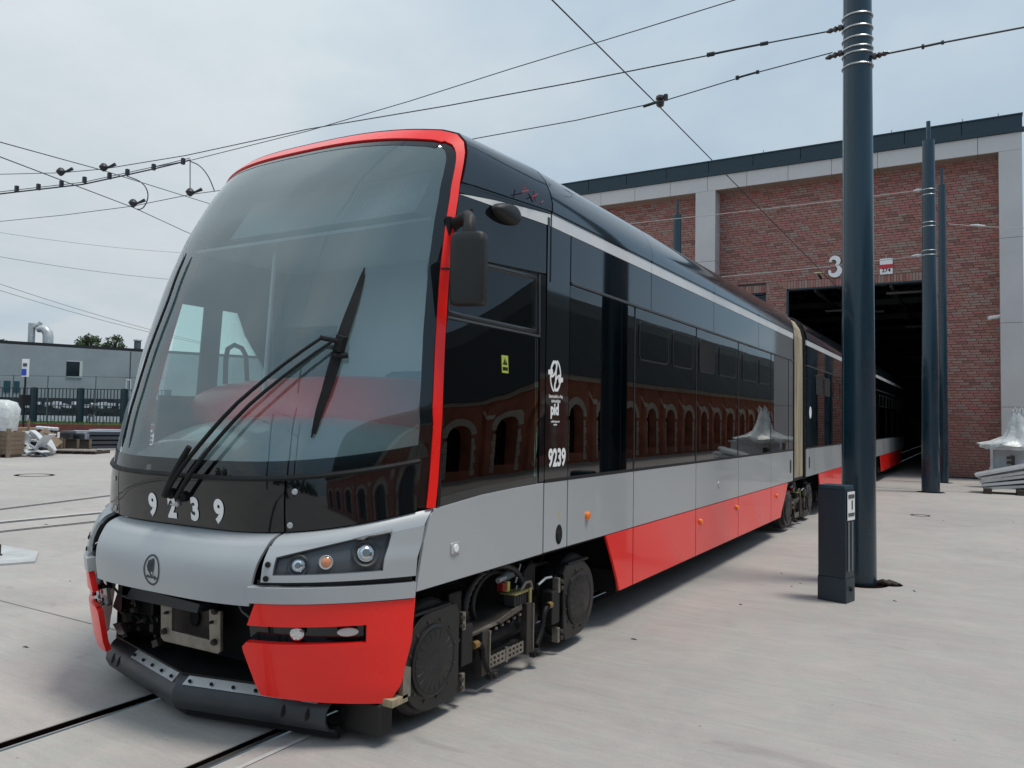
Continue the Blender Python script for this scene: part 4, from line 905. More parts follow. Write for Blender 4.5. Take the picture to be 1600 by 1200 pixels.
def SB(w_,z,off=0.0):
    u=w_/HW; e=0.01; y=fB(u,z)
    if off:
        dx=(fB(u+e,z)-fB(u-e,z))/(2*e*HW); dz=(fB(u,z+e)-fB(u,z-e))/(2*e); n=Vector((dx,-1,dz)).normalized()
        return Vector((XC+w_,y,z))+n*off
    return Vector((XC+w_,y,z))
zfas=lambda u: 1.008+0.13*abs(u)**4
zgl =lambda u: 1.275+0.12*abs(u)**4
zcr =lambda u: 0.955+0.10*abs(u)**4
# ---- profile rings on the front: red frame, frit, glass
start=min(i for i,p in enumerate(PDF) if p[1]>=1.15)
PO=[(HW,1.135)]+PDF[start:]
def ringmesh(A,B,off=0.0,sides=(1,-1)):
    mb=MB(); n=len(A); path=[(+1,i) for i in range(n)]+[(-1,i) for i in range(n-2,-1,-1)]
    for s,i in path:
        pa=SF(s*A[i][0],A[i][1],off); pb=SF(s*B[i][0],B[i][1],off); mb.v+=[tuple(pa),tuple(pa.lerp(pb,0.5)+(SF(s*(A[i][0]+B[i][0])/2,(A[i][1]+B[i][1])/2,off)-pa.lerp(pb,0.5))),tuple(pb)]
    for k in range(len(path)-1):
        for j in (0,1): mb.f.append((3*k+j,3*k+j+1,3*k+3+j+1,3*k+3+j))
    return mb
I1=offset_prof(PO,0.024,0.075)         # inner edge of the red frame
I2=offset_prof(PO,0.062,0.120)          # inner edge of frit
rf=ringmesh(PO,I1,0.012).build('red_frame',M_red,TR,smooth=True,solid=0.03,auto=50)
# the frame wraps round the corner onto the side by 6 cm
def wrapstrip(sx):
    mb=MB(); rows=[p for p in PO if p[1]<3.0]
    for w_,z in rows:
        y=SF(w_,z).y; mb.v+=[(XC+sx*(w_+0.003),y-0.004,z),(XC+sx*(w_+0.003),y+0.062,z)]
    for k in range(len(rows)-1): mb.f.append((2*k,2*k+1,2*k+3,2*k+2))
    return mb
mb=MB(); w4=HW*SS(2.41); y=SF(w4,2.41).y; mb.tube([SF(w4-0.028*q,2.41,0.014) for q in (0,0.5,1)],0.005,6); mb.build('frame_joint',M_seam,TR)
# windscreen glass + frit as column grid
def column_grid(halfw,topfn,botfn,nu,nv,off,dense=True,skip=None):
    us=[math.sin(math.pi/2*(-1+2*i/nu)) for i in range(nu+1)]
    mb=MB()
    def f(u,v):
        w_=u*halfw; z=botfn(w_)+(topfn(w_)-botfn(w_))*v; return SF(w_,z,off)
    return mb.grid(f,us,[j/nv for j in range(nv+1)])
def topfn_from(P):
    Q=sorted([(a,z) for a,z in P if z>2.3],key=lambda p:p[0]); xs=[p[0] for p in Q]; zs_=[p[1] for p in Q]
    return lambda w_: float(np.interp(abs(w_),xs,zs_))
def tops(P):
    # monotone top outline: for |w| -> z ; corner rounded
    Q=[p for p in P if p[1]>2.6]; Q=Q[::-1]; xs=[p[0] for p in Q]; zs_=[p[1] for p in Q]
    for i in range(1,len(xs)): xs[i]=max(xs[i],xs[i-1]+1e-4)
    return xs,zs_
xs1,zs1=tops(I1); xs2,zs2=tops(I2)
hw1=xs1[-1]; hw2=I2[0][0]
I2z=[p[1] for p in I2]; I2w=[p[0] for p in I2]; wI2=lambda z: float(np.interp(z,I2z,I2w)); wside=lambda z: HW*SS(z)-0.062
def ztop(u):
    u=abs(u); z=I2z[-1]
    while z>2.4 and u*wside(z)>wI2(z): z-=0.002
    return z
T1f=lambda w_: float(np.interp(abs(w_),xs1,zs1)); T2f=lambda w_: float(np.interp(abs(w_),xs2,zs2))
# frit (black ceramic border): ring between I1 and I2 plus bottom strip
ringmesh(I1,I2,0.002).build('windscreen_border',M_black,TR,smooth=True,solid=0.006)
def strip_front(w0,w1,zb,zt,off,m,name,S=SF,nu=24,nv=4,**k):
    mb=MB(); mb.grid(lambda u,v: S(w0+(w1-w0)*u,zb(w0+(w1-w0)*u)+(zt(w0+(w1-w0)*u)-zb(w0+(w1-w0)*u))*v,off),[i/nu for i in range(nu+1)],[j/nv for j in range(nv+1)])
    return mb.build(name,m,TR if 'parent' not in k else k.pop('parent'),smooth=True,**k)
zglw=lambda w_: zgl(w_/HW)
M_frit=glass('tinted_border_glass',(0.10,0.13,0.14),1.6)
strip_front(-hw2-0.03,hw2+0.03,lambda w_:zglw(w_)+0.012,lambda w_:zglw(w_)+0.085,0.004,M_frit,'windscreen_base_tint',nu=60,nv=2)
mb=MB()
N_=64; us=[math.sin(math.pi/2*(-1+2*i/N_)) for i in range(N_+1)]
# glass columns: the top edge of the last columns follows the rounded corner
def gf(u,v):
    zb=zglw(u*hw2)+0.02; zt=ztop(u)+0.006; z=zb+(zt-zb)*v; return SF(u*(wside(z)+0.006),z,0.0)
mb.grid(gf,us,[j/40 for j in range(41)]); mb.build('windscreen',M_glass_f,TR,smooth=True,auto=80)
# rubber line under the windscreen
mb=MB(); mb.tube([SF(w_,zglw(w_),0.008) for w_ in [(-1.165+2.33*i/50) for i in range(51)]],0.014,6); mb.build('windscreen_seal',M_rub,TR,smooth=True)
# ---- black fascia in three panels
def fasc(w0,w1):
    return strip_front(w0,w1,lambda w_:zfas(w_/HW)+0.004,lambda w_:zglw(w_)-0.012,0.006,M_black,'fascia_panel',nu=24,nv=5,solid=0.02)
FR=0.575*HW; FL=-0.475*HW
fasc(FL+0.004,FR-0.004); 
strip_front(FR+0.004,1.17,lambda w_:zfas(w_/HW)+0.004,lambda w_:zglw(w_)-0.012,0.006,M_black,'fascia_panel',nu=24,nv=5,solid=0.02)
strip_front(-1.20,FL-0.004,lambda w_:zfas(w_/HW)+0.004,lambda w_:zglw(w_)-0.012,0.006,M_black,'fascia_panel',nu=24,nv=5,solid=0.02)
strip_front(-1.12,1.12,lambda w_:zfas(w_/HW)-0.0,lambda w_:zglw(w_)+0.01,-0.04,M_seam,'fascia_backing',nu=50,nv=3)
def bolt(p,n,r,m,name='bolt',parent=TR,h=0.006):
    o=MB(); o.lathe(p,n,[(0,r),(h*0.6,r),(h,r*0.8)],14); o.lathe(Vector(p)+Vector(n)*h*0.5,n,[(0,r*0.45),(h*0.8,r*0.42)],6); return o.build(name,m,parent)
def nrm(S,w_,z): a=S(w_,z,0.0); b=S(w_,z,0.01); return (b-a).normalized()
for w_,z in ((0.612*HW,1.224),(0.596*HW,1.060),(-0.52*HW,1.22),(-0.51*HW,1.05)): bolt(SF(w_,z,0.007),nrm(SF,w_,z),0.015,M_galv,'panel_screw')
# fleet number on the fascia
def onfront(cx,cz,S,off): return lambda x,y: S(cx+x,cz+y,off)
for s,cx in (('9',-0.212),('2',-0.048),('3',0.136),('9',0.318)):
    flat('fleet_digit',textmesh(s,0.158,0.0075,xs=0.86),onfront(cx,1.020+ (0.002 if cx>0.2 else 0),SF,0.010),M_sign,TR)
# ---- silver nose
def patchB(w0,w1,zb,zt,off,m,name,nu=20,nv=8,solid=0.02,mb=None,build=True):
    mb=mb or MB(); F_=lambda f,u: f(u) if callable(f) else f
    mb.grid(lambda s,v: SB((F_(w0,v)+(F_(w1,v)-F_(w0,v))*s), F_(zb,(F_(w0,v)+(F_(w1,v)-F_(w0,v))*s))+(F_(zt,(F_(w0,v)+(F_(w1,v)-F_(w0,v))*s))-F_(zb,(F_(w0,v)+(F_(w1,v)-F_(w0,v))*s)))*v,off),[i/nu for i in range(nu+1)],[j/nv for j in range(nv+1)])
    if build: return mb.build(name,m,TR,smooth=True,solid=solid,auto=60)
    return mb
zcw=lambda w_: zcr(w_/HW)
def shelf(mb,w0,w1,nu=20):
    def f(s,v):
        w_=w0+(w1-w0)*s; a=SB(w_,zcw(w_),0.0); b=SF(w_,zfas(w_/HW)-0.002,-0.004)
        # rounded roll: quadratic from the crest, leaving vertically
        c=Vector((a.x,a.y+0.025,a.z+0.040)); return a*(1-v)**2+c*2*v*(1-v)+b*v*v
    return mb.grid(f,[i/nu for i in range(nu+1)],[0,0.1,0.2,0.32,0.45,0.6,0.8,1])
NR=0.557*HW; NL=-0.462*HW
SBb=0.62
mb=patchB(lambda v:NL+0.02*(1-v),lambda v:NR-0.02-0.025*(1-v)+0.02*v,0.685,zcw,0.0,None,None,nu=28,nv=14,build=False); shelf(mb,NL,NR); mb.build('nose_panel',M_silver,TR,smooth=True,solid=0.02,auto=60)
mb=MB(); mb.box(0,0,0,0,0,0)
# side nose panels with the lamp opening (near side); mirrored for the far side
def nose_side(sx):
    A=0.572*HW; B=HW*0.998
    hl,hr=0.612*HW,0.922*HW
    hb=lambda w_: 0.836+0.010*(abs(w_)-hl)/(hr-hl); ht=lambda w_: 0.918+0.118*(abs(w_)-hl)/(hr-hl)
    zb=lambda w_:0.800+0.012*(abs(w_)/HW)**2
    mb=MB(); s=sx
    patchB(s*A,s*hl,zb,zcw,0.006,None,None,nu=4,nv=14,mb=mb,build=False)
    patchB(s*hr,s*B,zb,zcw,0.006,None,None,nu=8,nv=14,mb=mb,build=False)
    patchB(s*hl,s*hr,zb,hb,0.006,None,None,nu=16,nv=3,mb=mb,build=False)
    patchB(s*hl,s*hr,ht,zcw,0.006,None,None,nu=16,nv=6,mb=mb,build=False)
    sh=MB(); shelf(mb,s*(A+0.002),s*B,nu=16)
    o=mb.build('nose_side_panel',M_silver,TR,smooth=True,solid=0.018,auto=60)
    # lamp housing (recessed)
    hs=MB(); patchB(s*(hl-0.01),s*(hr+0.01),lambda w_:hb(w_)-0.01,lambda w_:ht(w_)+0.01,-0.020,None,None,nu=16,nv=6,mb=hs,build=False)
    H=hs.build('headlight_housing',M_lamph,TR,smooth=True,solid=0.01)
    # rim strip
    mb=MB(); ol=[(hl,hb(hl)),(hr,hb(hr)),(hr,ht(hr)),(hl,ht(hl))]; pts=[]
    for (a,b),(c_,d_) in zip(ol,ol[1:]+ol[:1]):
        for k in range(10): pts.append(SB(s*(a+(c_-a)*k/10),b+(d_-b)*k/10,-0.002))
    mb.tube(pts,0.005,6,closed=True); mb.build('housing_rim',M_lamph,H)
    for w_,z,r,kind in ((0.690*HW,0.884,0.032,0),(0.772*HW,0.898,0.034,1),(0.872*HW,0.935,0.042,2)):
        n=nrm(SB,s*w_,z); p=SB(s*w_,z,-0.018)
        if kind!=1:
            # bowl: wide shallow ring around the lamp
            q=MB(); q.lathe(p-n*0.0,n,[(0,r*1.55),(0.008,r*1.62),(0.012,r*1.50),(0.003,r*1.15)],28); q.build('lamp_bowl',mat('lamp_bowl',(0.040,0.047,0.055),0.5),H,smooth=True)
        q=MB(); q.lathe(p,n,[(0,r),(0.014,r),(0.018,r*0.9),(0.014,r*0.82)],24); q.build('lamp_ring',M_galv if kind==1 else M_chrome,H,smooth=True)
        nd=(n+Vector((0,-0.5,0))).normalized()
        q=MB(); q.lathe(p+n*0.006,n,[(0,r*0.82),(0.010,r*0.7),(0.016,r*0.42),(0.018,0.001)],24)
        if kind==1: q.build('indicator_bulb',M_amberlens,H,smooth=True)
        else:
            q.build('lamp_glass',M_chrome,H,smooth=True); MB().lathe(p+n*0.022,n,[(0,r*0.45),(0.004,r*0.40)],20).build('lamp_pupil',mat('lamp_pupil',(0.10,0.13,0.13),0.05,coat=1),H,smooth=True)
    for z in (0.885,0.822): bolt(SB(s*0.591*HW,z,0.009),nrm(SB,s*0.591*HW,z),0.014,M_rub,'panel_screw')
    # slim silver ledge under it
    mb=MB(); patchB(s*0.525*HW,s*HW*0.998,0.708,0.782,0.020,None,None,nu=24,nv=3,mb=mb,build=False); mb.build('bumper_ledge',M_silver,TR,smooth=True,solid=0.045,auto=60)
    mb=MB(); patchB(s*0.55*HW,s*HW*0.995,0.775,0.81,-0.022,None,None,nu=20,nv=2,mb=mb,build=False); mb.build('ledge_gap',M_seam,TR,smooth=True,solid=0.02)
    # red bumper corner
    mb=MB()
    L=lambda z: (0.510+(z-0.598)/(0.704-0.598)*(0.549-0.510))*HW if z>0.59 else 0.497*HW
    def col(f0,f1,z0,z1,nu,nv):
        # f0,f1 : left/right |w| as function of z
        mb.grid(lambda s_,v: (lambda z: SB(s*(f0(z)+(f1(z)-f0(z))*s_),z,0.012))((z0+(z1-z0)*v)),[i/nu for i in range(nu+1)],[j/nv for j in range(nv+1)])
    right=lambda z: HW*float(np.interp(z,[0.205,0.24,0.317,0.5,0.72],[0.905,0.952,0.980,1.0,1.0]))
    left=lambda z: HW*float(np.interp(z,[0.20,0.245,0.47,0.499,0.51],[0.520,0.513,0.478,0.478,0.497]))
    col(L,right,0.596,0.703,24,5)
    col(lambda z:0.888*HW,right,0.512,0.596,6,4)
    mb.grid(lambda s_,v: (lambda zz_: SB(s*(left(zz_)+(right(zz_)-left(zz_))*s_),zz_-0.03*(1-v)*(s_-0.2)*1.0 if v<0.5 else zz_,0.012-0.010*max(0,(0.25-v)*4)))(0.235+(0.512-0.235)*v),[i/28 for i in range(29)],[j/12 for j in range(13)])
    mb.build('bumper_corner',M_red,TR,smooth=True,solid=0.03,auto=55)
    # dark slot with fog lamps
    mb=MB(); patchB(s*0.485*HW,s*0.90*HW,0.50,0.605,-0.05,None,None,nu=20,nv=3,mb=mb,build=False); mb.build('fog_slot',M_black,TR,smooth=True,solid=0.02)
    mb=MB(); mb.grid(lambda u,v: SB(s*(0.49+0.4*u)*HW,0.512,0.008-0.058*v),[i/20 for i in range(21)],[0,1]); mb.grid(lambda u,v: SB(s*(0.51+0.38*u)*HW,0.598,0.008-0.058*v),[i/20 for i in range(21)],[0,1]); mb.build('slot_lining',M_black,TR)
    w_,z=0.686*HW,0.556; n=nrm(SB,s*w_,z); p=SB(s*w_,z,-0.03); q=MB(); q.lathe(p,n,[(0,0.034),(0.022,0.034),(0.026,0.03),(0.030,0.018),(0.031,0.001)],20); FL_=q.build('fog_lamp',M_chrome,TR,smooth=True)
    q=MB()
    for k in range(6):
        a=k*math.pi/3; up=Vector((0,0,1)); x=n.cross(up).normalized(); q.lathe(p+n*0.027+(x*math.cos(a)+up*math.sin(a))*0.018,n,[(0,0.008),(0.004,0.007)],8)
    q.build('led_cell',M_lens,FL_)
    w_,z=0.840*HW,0.560; n=nrm(SB,s*w_,z); p=SB(s*w_,z,-0.03); up=Vector((0,0,1)); x=n.cross(up).normalized()
    mb=MB(); mb.prism([p+x*(0.052*math.cos(2*math.pi*k/24))+up*(0.021*math.sin(2*math.pi*k/24)) for k in range(24)],n*0.02); mb.build('side_marker_lamp',mat('marker_lens',(0.55,0.57,0.56),0.12,coat=1),TR,bevel=0.005)
nose_side(1); nose_side(-1)
# ---- emblem on the nose: ring with winged arrow
ec=(0.0,0.798)
def EM(x,y): return SB(ec[0]+x,ec[1]+y,0.003)
mb=MB(); v,f=ring2(0,0,0.064,0.078,0.0085,48); mb.v=[tuple(EM(a,b)) for a,b in v]; mb.f=f; EMB=mb.build('emblem_ring',mat('emblem_ink',(0.012,0.020,0.028),0.4),TR,normals=False)
mb=MB()
def epoly(pts): i=len(mb.v); mb.v+=[tuple(EM(a,b)) for a,b in pts]; mb.f.append(tuple(range(i,i+len(pts))))
wing=[(-0.040,0.018),(-0.026,0.050),(-0.014,0.059),(0.000,0.061),(0.014,0.052),(0.020,0.034),(0.020,0.008),(0.012,-0.012),(0.008,-0.030),(-0.008,-0.030),(-0.014,-0.014),(-0.028,0.000)]
# feathers as separate strips
for k in range(4):
    x0=-0.038+k*0.0115; epoly([(x0,0.016+k*0.009-0.002),(x0+0.009,0.045+k*0.005),(x0+0.016,0.049+k*0.004),(x0+0.0105,0.010+k*0.004)])
epoly([(-0.030,-0.004),(-0.034,0.012),(-0.006,0.030),(0.010,0.054),(0.018,0.048),(0.021,0.030),(0.020,0.008),(0.012,-0.014),(0.007,-0.030),(-0.009,-0.030),(-0.016,-0.014)])
epoly([(-0.040,-0.029),(-0.026,-0.026),(-0.026,-0.035),(-0.044,-0.044)]); epoly([(-0.030,-0.032),(0.022,-0.032),(0.022,-0.041),(-0.026,-0.041)]); epoly([(0.020,-0.024),(0.046,-0.040),(0.020,-0.050)])
mb.build('emblem_arrow',_m['emblem_ink'],EMB,normals=False)
mb=MB(); i=0; mb.v=[tuple(SB(ec[0]+a,ec[1]+b,0.0045)) for a,b in ngon(0.008,-0.014,0.0062,0.008,14)]; mb.f=[tuple(range(14))]; mb.build('emblem_eye',M_silver,EMB,normals=False)
# ---- void behind the missing coupler cover
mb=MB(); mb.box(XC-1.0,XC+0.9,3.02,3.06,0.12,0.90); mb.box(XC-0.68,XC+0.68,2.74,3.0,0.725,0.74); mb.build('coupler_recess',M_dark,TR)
pa=ony(252,940,2.82); pb=ony(343,1018,2.82)
def fp(px,py,Y): return ony(px,py,Y)
def fprism(pts,Y,th,m,name,parent=TR,**k): return MB().prism([fp(a,b,Y) for a,b in pts],(0,th,0)).build(name,m,parent,**k)
BR=fprism([(251,938),(268,941),(268,985),(327,1000),(326,952),(344,955),(344,1018),(340,1022),(256,1002),(251,996)],2.80,0.02,M_steel,'coupler_bracket',bevel=0.003)
fprism([(262,940),(335,955),(335,1004),(262,985)],2.90,0.01,mat('brown_plate',(0.045,0.036,0.03),0.6,noise=(6,0.4)),'bracket_back',BR)
mb=MB(); c=fp(303,965,2.88); mb.prism([c+Vector((0.036*math.cos(a),0,0.048*math.sin(a))) for a in [2*math.pi*k/24 for k in range(24)]],(0,0.012,0)); mb.build('bracket_hole',M_dark,BR)
for a,b in ((258,986),(336,1003),(337,955),(262,957),(332,972)):
    p=fp(a,b,2.80); bolt(p,Vector((0,-1,0)),0.017 if b>980 or a>335 else 0.009,M_dbrown,'bolt',BR,h=0.02)
fprism([(206,917),(312,944),(308,958),(196,934)],2.76,0.12,mat('flap_blue_black',(0.012,0.016,0.024),0.5,bump=(60,0.5,0.003)),'coupler_flap')
fprism([(188,912),(206,917),(190,960),(176,948)],2.90,0.012,M_galv,'bracket_strip'); fprism([(176,975),(186,972),(205,1012),(192,1004)],2.95,0.012,M_galv,'bracket_strip')
MB().tube([fp(a,b,2.80) for a,b in ((176,905),(178,918),(187,929),(200,934),(212,935))],0.007,8).build('hose',mat('hose_grey',(0.14,0.15,0.15),0.5),TR,smooth=True); MB().tube([fp(a,b,2.84) for a,b in ((372,942),(378,955),(392,966))],0.006,6).build('hose',_m['hose_grey'],TR,smooth=True)
# cluttered coupler gear left of the bracket
rr=random.Random(12); GE=MB().box(*[v for v in (fp(200,960,2.95).x,fp(250,960,2.95).x)],2.90,2.97,0.42,0.72).build('coupler_gear',M_dsteel,TR,bevel=0.01)
for k in range(16):
    a=rr.uniform(192,248); b=rr.uniform(935,1006); p=fp(a,b,rr.uniform(2.80,2.90)); m=rr.choice([M_dsteel,M_dsteel,M_dbrown,M_galv,M_steel]); r=rr.uniform(0.006,0.02)
    mb=MB()
    if rr.random()<0.5: mb.tube([p,p+Vector((rr.uniform(-0.06,0.06),rr.uniform(-0.03,0.03),rr.uniform(-0.07,0.05))),p+Vector((rr.uniform(-0.08,0.08),0.02,rr.uniform(-0.08,0.08)))],r*0.5,6)
    else: mb.box(p.x-r,p.x+r,p.y-r,p.y+r,p.z-r*1.3,p.z+r*1.3,rot=Matrix.Rotation(rr.uniform(0,3),3,'Y'))
    mb.build('gear_piece',m,GE)
# ---- plow: two bent plates meeting at the middle, rubber lip, fixing strips
def plow():
    ends=[(-4.52,2.92),(-3.60,2.70),(-2.72,2.90)]
    prof=[(0.03,0.235),(0.0,0.215),(-0.035,0.17),(-0.040,0.12),(-0.015,0.075),(0.03,0.055)]
    root=None
    for k in (0,1):
        a,b=ends[k],ends[k+1]; mb=MB()
        def f(u,v):
            x=a[0]+(b[0]-a[0])*u; y=a[1]+(b[1]-a[1])*u; dy,z=prof[v]
            # corner cut at the outer ends
            return (x,y+dy-0.0,z+0.0)
        mb.grid(f,[i/8 for i in range(9)],list(range(len(prof)))); o=mb.build('plow_plate',M_plow,TR,smooth=True,solid=0.012,auto=50)
    mb=MB(); 
    for k in (0,1):
        a,b=ends[k],ends[k+1]; a=(a[0],a[1]+0.02); b=(b[0],b[1]+0.02)
        mb.prism([(a[0],a[1],0.235),(b[0],b[1],0.235),(b[0],b[1]+0.3,0.235),(a[0],a[1]+0.3,0.235)],(0,0,0.012))
        mb.prism([(a[0],a[1]+0.03,0.02),(b[0],b[1]+0.03,0.02),(b[0],b[1]+0.05,0.02),(a[0],a[1]+0.05,0.02)],(0,0,0.06))
    mb.build('plow_shelf',M_rub,TR)
    def onp(k,u,z,off):
        a,b=ends[k],ends[k+1]; x=a[0]+(b[0]-a[0])*u; y=a[1]+(b[1]-a[1])*u; dy=float(np.interp(-z,[-0.235,-0.215,-0.17,-0.12,-0.075,-0.055],[0.03,0,-0.035,-0.04,-0.015,0.03])); return Vector((x,y+dy-off,z))
    for k,u0,u1 in ((0,0.36,0.96),(1,0.05,0.72),(1,0.83,0.93)):
        mb=MB(); mb.prism([onp(k,u0,0.235,0.004),onp(k,u1,0.235,0.004),onp(k,u1,0.200,0.006),onp(k,u0,0.200,0.006)],(0,-0.004,0.0)); o=mb.build('fixing_strip',M_galv,TR)
        n=5 if u1-u0>0.2 else 2
        for i in range(n):
            u=u0+(u1-u0)*(0.06+0.88*i/(n-1)); bolt(onp(k,u,0.218,0.012),Vector((0,-1,0.2)).normalized(),0.009,M_rub,'bolt',o,h=0.010)
    for k,u in ((1,0.74),(1,0.89),(0,0.13),(0,0.22)):
        mb=MB(); c=onp(k,u,0.150,0.003); mb.prism([c+Vector((0.010*math.cos(a),-0.004*0,0.028*math.sin(a)))+Vector((0,0.008*math.sin(a),0)) for a in [2*math.pi*q/16 for q in range(16)]],(0,-0.003,0)); mb.build('slot_hole',M_dark,TR)
plow()
# skirt block behind the plow near the wheel
MB().box(-2.76,-2.50,3.00,3.10,0.05,0.205).build('rail_guard',M_dsteel,TR,bevel=0.01)
MB().box(-2.60,-2.44,3.02,3.14,0.20,0.235).build('guard_bracket',mat('worn_yellow_grey',(0.30,0.25,0.16),0.6,noise=(20,0.4)),TR); MB().box(-2.47,-2.44,3.10,3.16,0.22,0.36).build('guard_bracket',M_steel,TR)
# ---- wipers
def wiper():
    P=lambda w_,z,off: SF(w_,z,off)
    piv=P(-0.04,1.175,0.03); piv2=P(0.045,1.17,0.03)
    W_=MB(); W_.lathe(P(-0.045,1.175,0.0),nrm(SF,-0.04,1.17),[(0,0.028),(0.02,0.028),(0.03,0.02),(0.045,0.018)],18); root=W_.build('wiper_spindle',M_rub,TR,smooth=True)
    W_=MB(); W_.lathe(P(0.055,1.165,0.0),nrm(SF,0.045,1.17),[(0,0.028),(0.02,0.028),(0.03,0.02),(0.04,0.018)],18); W_.build('wiper_spindle',M_rub,TR,smooth=True)
    
    def arm(w0,z0,w1,z1,r0,r1,o0=0.05,o1=0.075,name='wiper_arm'):
        pts=[P(w0+(w1-w0)*t,z0+(z1-z0)*t,o0+(o1-o0)*t) for t in [i/12 for i in range(13)]]
        return MB().tube(pts,[r0+(r1-r0)*i/12 for i in range(13)],8).build(name,M_rub,root,smooth=True)
    arm(-0.045,1.175,0.755,1.975,0.013,0.008); arm(0.05,1.165,0.805,1.965,0.012,0.0075)
    arm(-0.05,1.17,0.14,1.42,0.020,0.015,0.045,0.06,'wiper_arm_root')
    a=P(0.745,1.975,0.07); b=P(0.825,1.96,0.07); MB().tube([a,b],0.013,8).build('wiper_crossbar',M_rub,root)
    # blade
    t0=(0.838,2.375); t1=(0.788,1.485)
    pts=[P(t0[0]+(t1[0]-t0[0])*t,t0[1]+(t1[1]-t0[1])*t,0.022) for t in [i/24 for i in range(25)]]
    BL=MB().tube(pts,[0.004]+[0.008]*23+[0.004],6).build('wiper_blade',M_rub,root,smooth=True)
    mb=MB(); n_=24
    for i in range(n_+1):
        t=0.03+0.94*i/n_; wd=0.006+0.026*math.sin(math.pi*t)**0.7; x0=t0[0]+(t1[0]-t0[0])*t; z0=t0[1]+(t1[1]-t0[1])*t; h=0.030+0.03*math.sin(math.pi*t)
        mb.v+=[tuple(P(x0-wd*0.3,z0,h)),tuple(P(x0+wd,z0-0.01,h-0.016)),tuple(P(x0+wd,z0-0.01,h-0.026)),tuple(P(x0-wd*0.3,z0,h-0.012))]
    for i in range(n_):
        for j in range(4): mb.f.append((4*i+j,4*i+(j+1)%4,4*i+4+(j+1)%4,4*i+4+j))
    mb.f+=[(0,1,2,3),(4*n_,4*n_+1,4*n_+2,4*n_+3)]
    mb.build('blade_carrier',M_rub,BL,smooth=True)
    mb=MB(); p=P(0.825,1.94,0.06); mb.box(p.x-0.02,p.x+0.03,p.y-0.015,p.y+0.02,p.z-0.03,p.z+0.05,rot=Matrix.Rotation(0.3,3,'Y')); mb.tube([P(0.81,1.89,0.05),P(0.865,1.895,0.05)],0.015,8); mb.build('blade_joint',M_rub,BL)
    # washer nozzle
    MB().lathe(P(0.0,1.122,0.005),nrm(SF,0,1.12),[(0,0.016),(0.012,0.014),(0.02,0.004)],12).build('washer_nozzle',M_galv,TR,smooth=True)
    MB().tube([P(-0.055,1.118,0.012),P(0.0,1.115,0.02)],0.004,6).build('washer_pipe',M_galv,TR)
wiper()
# second (far) wiper blade parked along the left edge
_w=[(2.545,-0.449),(2.258,-0.444),(2.026,-0.468),(1.80,-0.508),(1.54,-0.531),(1.396,-0.549)][::-1]
pts=[SF(float(np.interp(1.40+1.15*t,[q[0] for q in _w],[q[1] for q in _w])),1.40+1.15*t,0.02) for t in [i/20 for i in range(21)]]
MB().tube(pts,[0.004]+[0.008]*19+[0.003],6).build('side_wiper',M_rub,TR,smooth=True)
# ---- sides
def side(name,pts,m,sx=1,off=0.0,th=0.02,parent=None,**k):
    """pts (Y,z) polygon on the side plane; sx=1 near, -1 far"""
    if min(p[0] for p in pts)<3.8: pts=[((max(a,float(np.interp(b,ZG,YO_))+0.008) if b>1.12 else a),b) for a,b in pts]
    x=XC+sx*(HW+off); mb=MB(); mb.prism([(x,a,b) for a,b in pts],(-sx*th,0,0)); o=mb.build(name,m,parent or TR,**k)
    if min(p[0] for p in pts)<4.42 and max(p[0] for p in pts)<4.56 and max(p[1] for p in pts)>1.6: taper(o,sx)
    return o
TY=4.53
def tx(y,z): return -HW*(1-SS(z))*max(0.0,min(1.05,(TY-y)/(TY-float(np.interp(z,ZG,YO_)))))
def taper(o,sx):
    me=o.data; w0=WO[o]; bm=bmesh.new(); bm.from_mesh(me)
    ys=[v.co.y for v in bm.verts]; zs_=[v.co.z for v in bm.verts]
    for c in [1.6]+[1.8+0.2*i for i in range(7)]:
        if min(zs_)+w0.z<c-0.02<max(zs_)+w0.z-0.03: bmesh.ops.bisect_plane(bm,geom=bm.verts[:]+bm.edges[:]+bm.faces[:],plane_co=(0,0,c-w0.z),plane_no=(0,0,1))
    for c in (3.6,3.9,4.2):
        if min(ys)+w0.y<c-0.02<max(ys)+w0.y-0.03: bmesh.ops.bisect_plane(bm,geom=bm.verts[:]+bm.edges[:]+bm.faces[:],plane_co=(0,c-w0.y,0),plane_no=(0,1,0))
    for v in bm.verts: v.co.x+=sx*tx(v.co.y+w0.y,v.co.z+w0.z)
    bm.to_mesh(me); bm.free()
    for p in me.polygons: p.use_smooth=True
    me.set_sharp_from_angle(angle=R(25))
def rect(y0,y1,z0,z1): return [(y0,z0),(y1,z0),(y1,z1),(y0,z1)]
def rrect(y0,y1,z0,z1,r,n=4):
    P=[]
    for cy,cz,a0 in ((y1-r,z0+r,-90),(y1-r,z1-r,0),(y0+r,z1-r,90),(y0+r,z0+r,180)):
        for i in range(n+1): a=R(a0+90*i/n); P.append((cy+r*math.cos(a),cz+r*math.sin(a)))
    return P
def frame(name,outer,inner,m,sx=1,off=0.0,th=0.012,parent=None,**k):
    x=XC+sx*(HW+off); n=len(outer); mb=MB(); mb.v=[(x,a,b) for a,b in outer]+[(x,a,b) for a,b in inner]; mb.f=[(i,(i+1)%n,n+(i+1)%n,n+i) for i in range(n)]
    if sx<0: mb.f=[q[::-1] for q in mb.f]
    o=mb.build(name,m,parent or TR,solid=th,**k)
    if max(p[0] for p in outer)<4.45: taper(o,sx)
    return o
ZS,ZBL,ZT_=0.73,1.19,2.54
yo=lambda z: SF(HW*SS(z),z).y
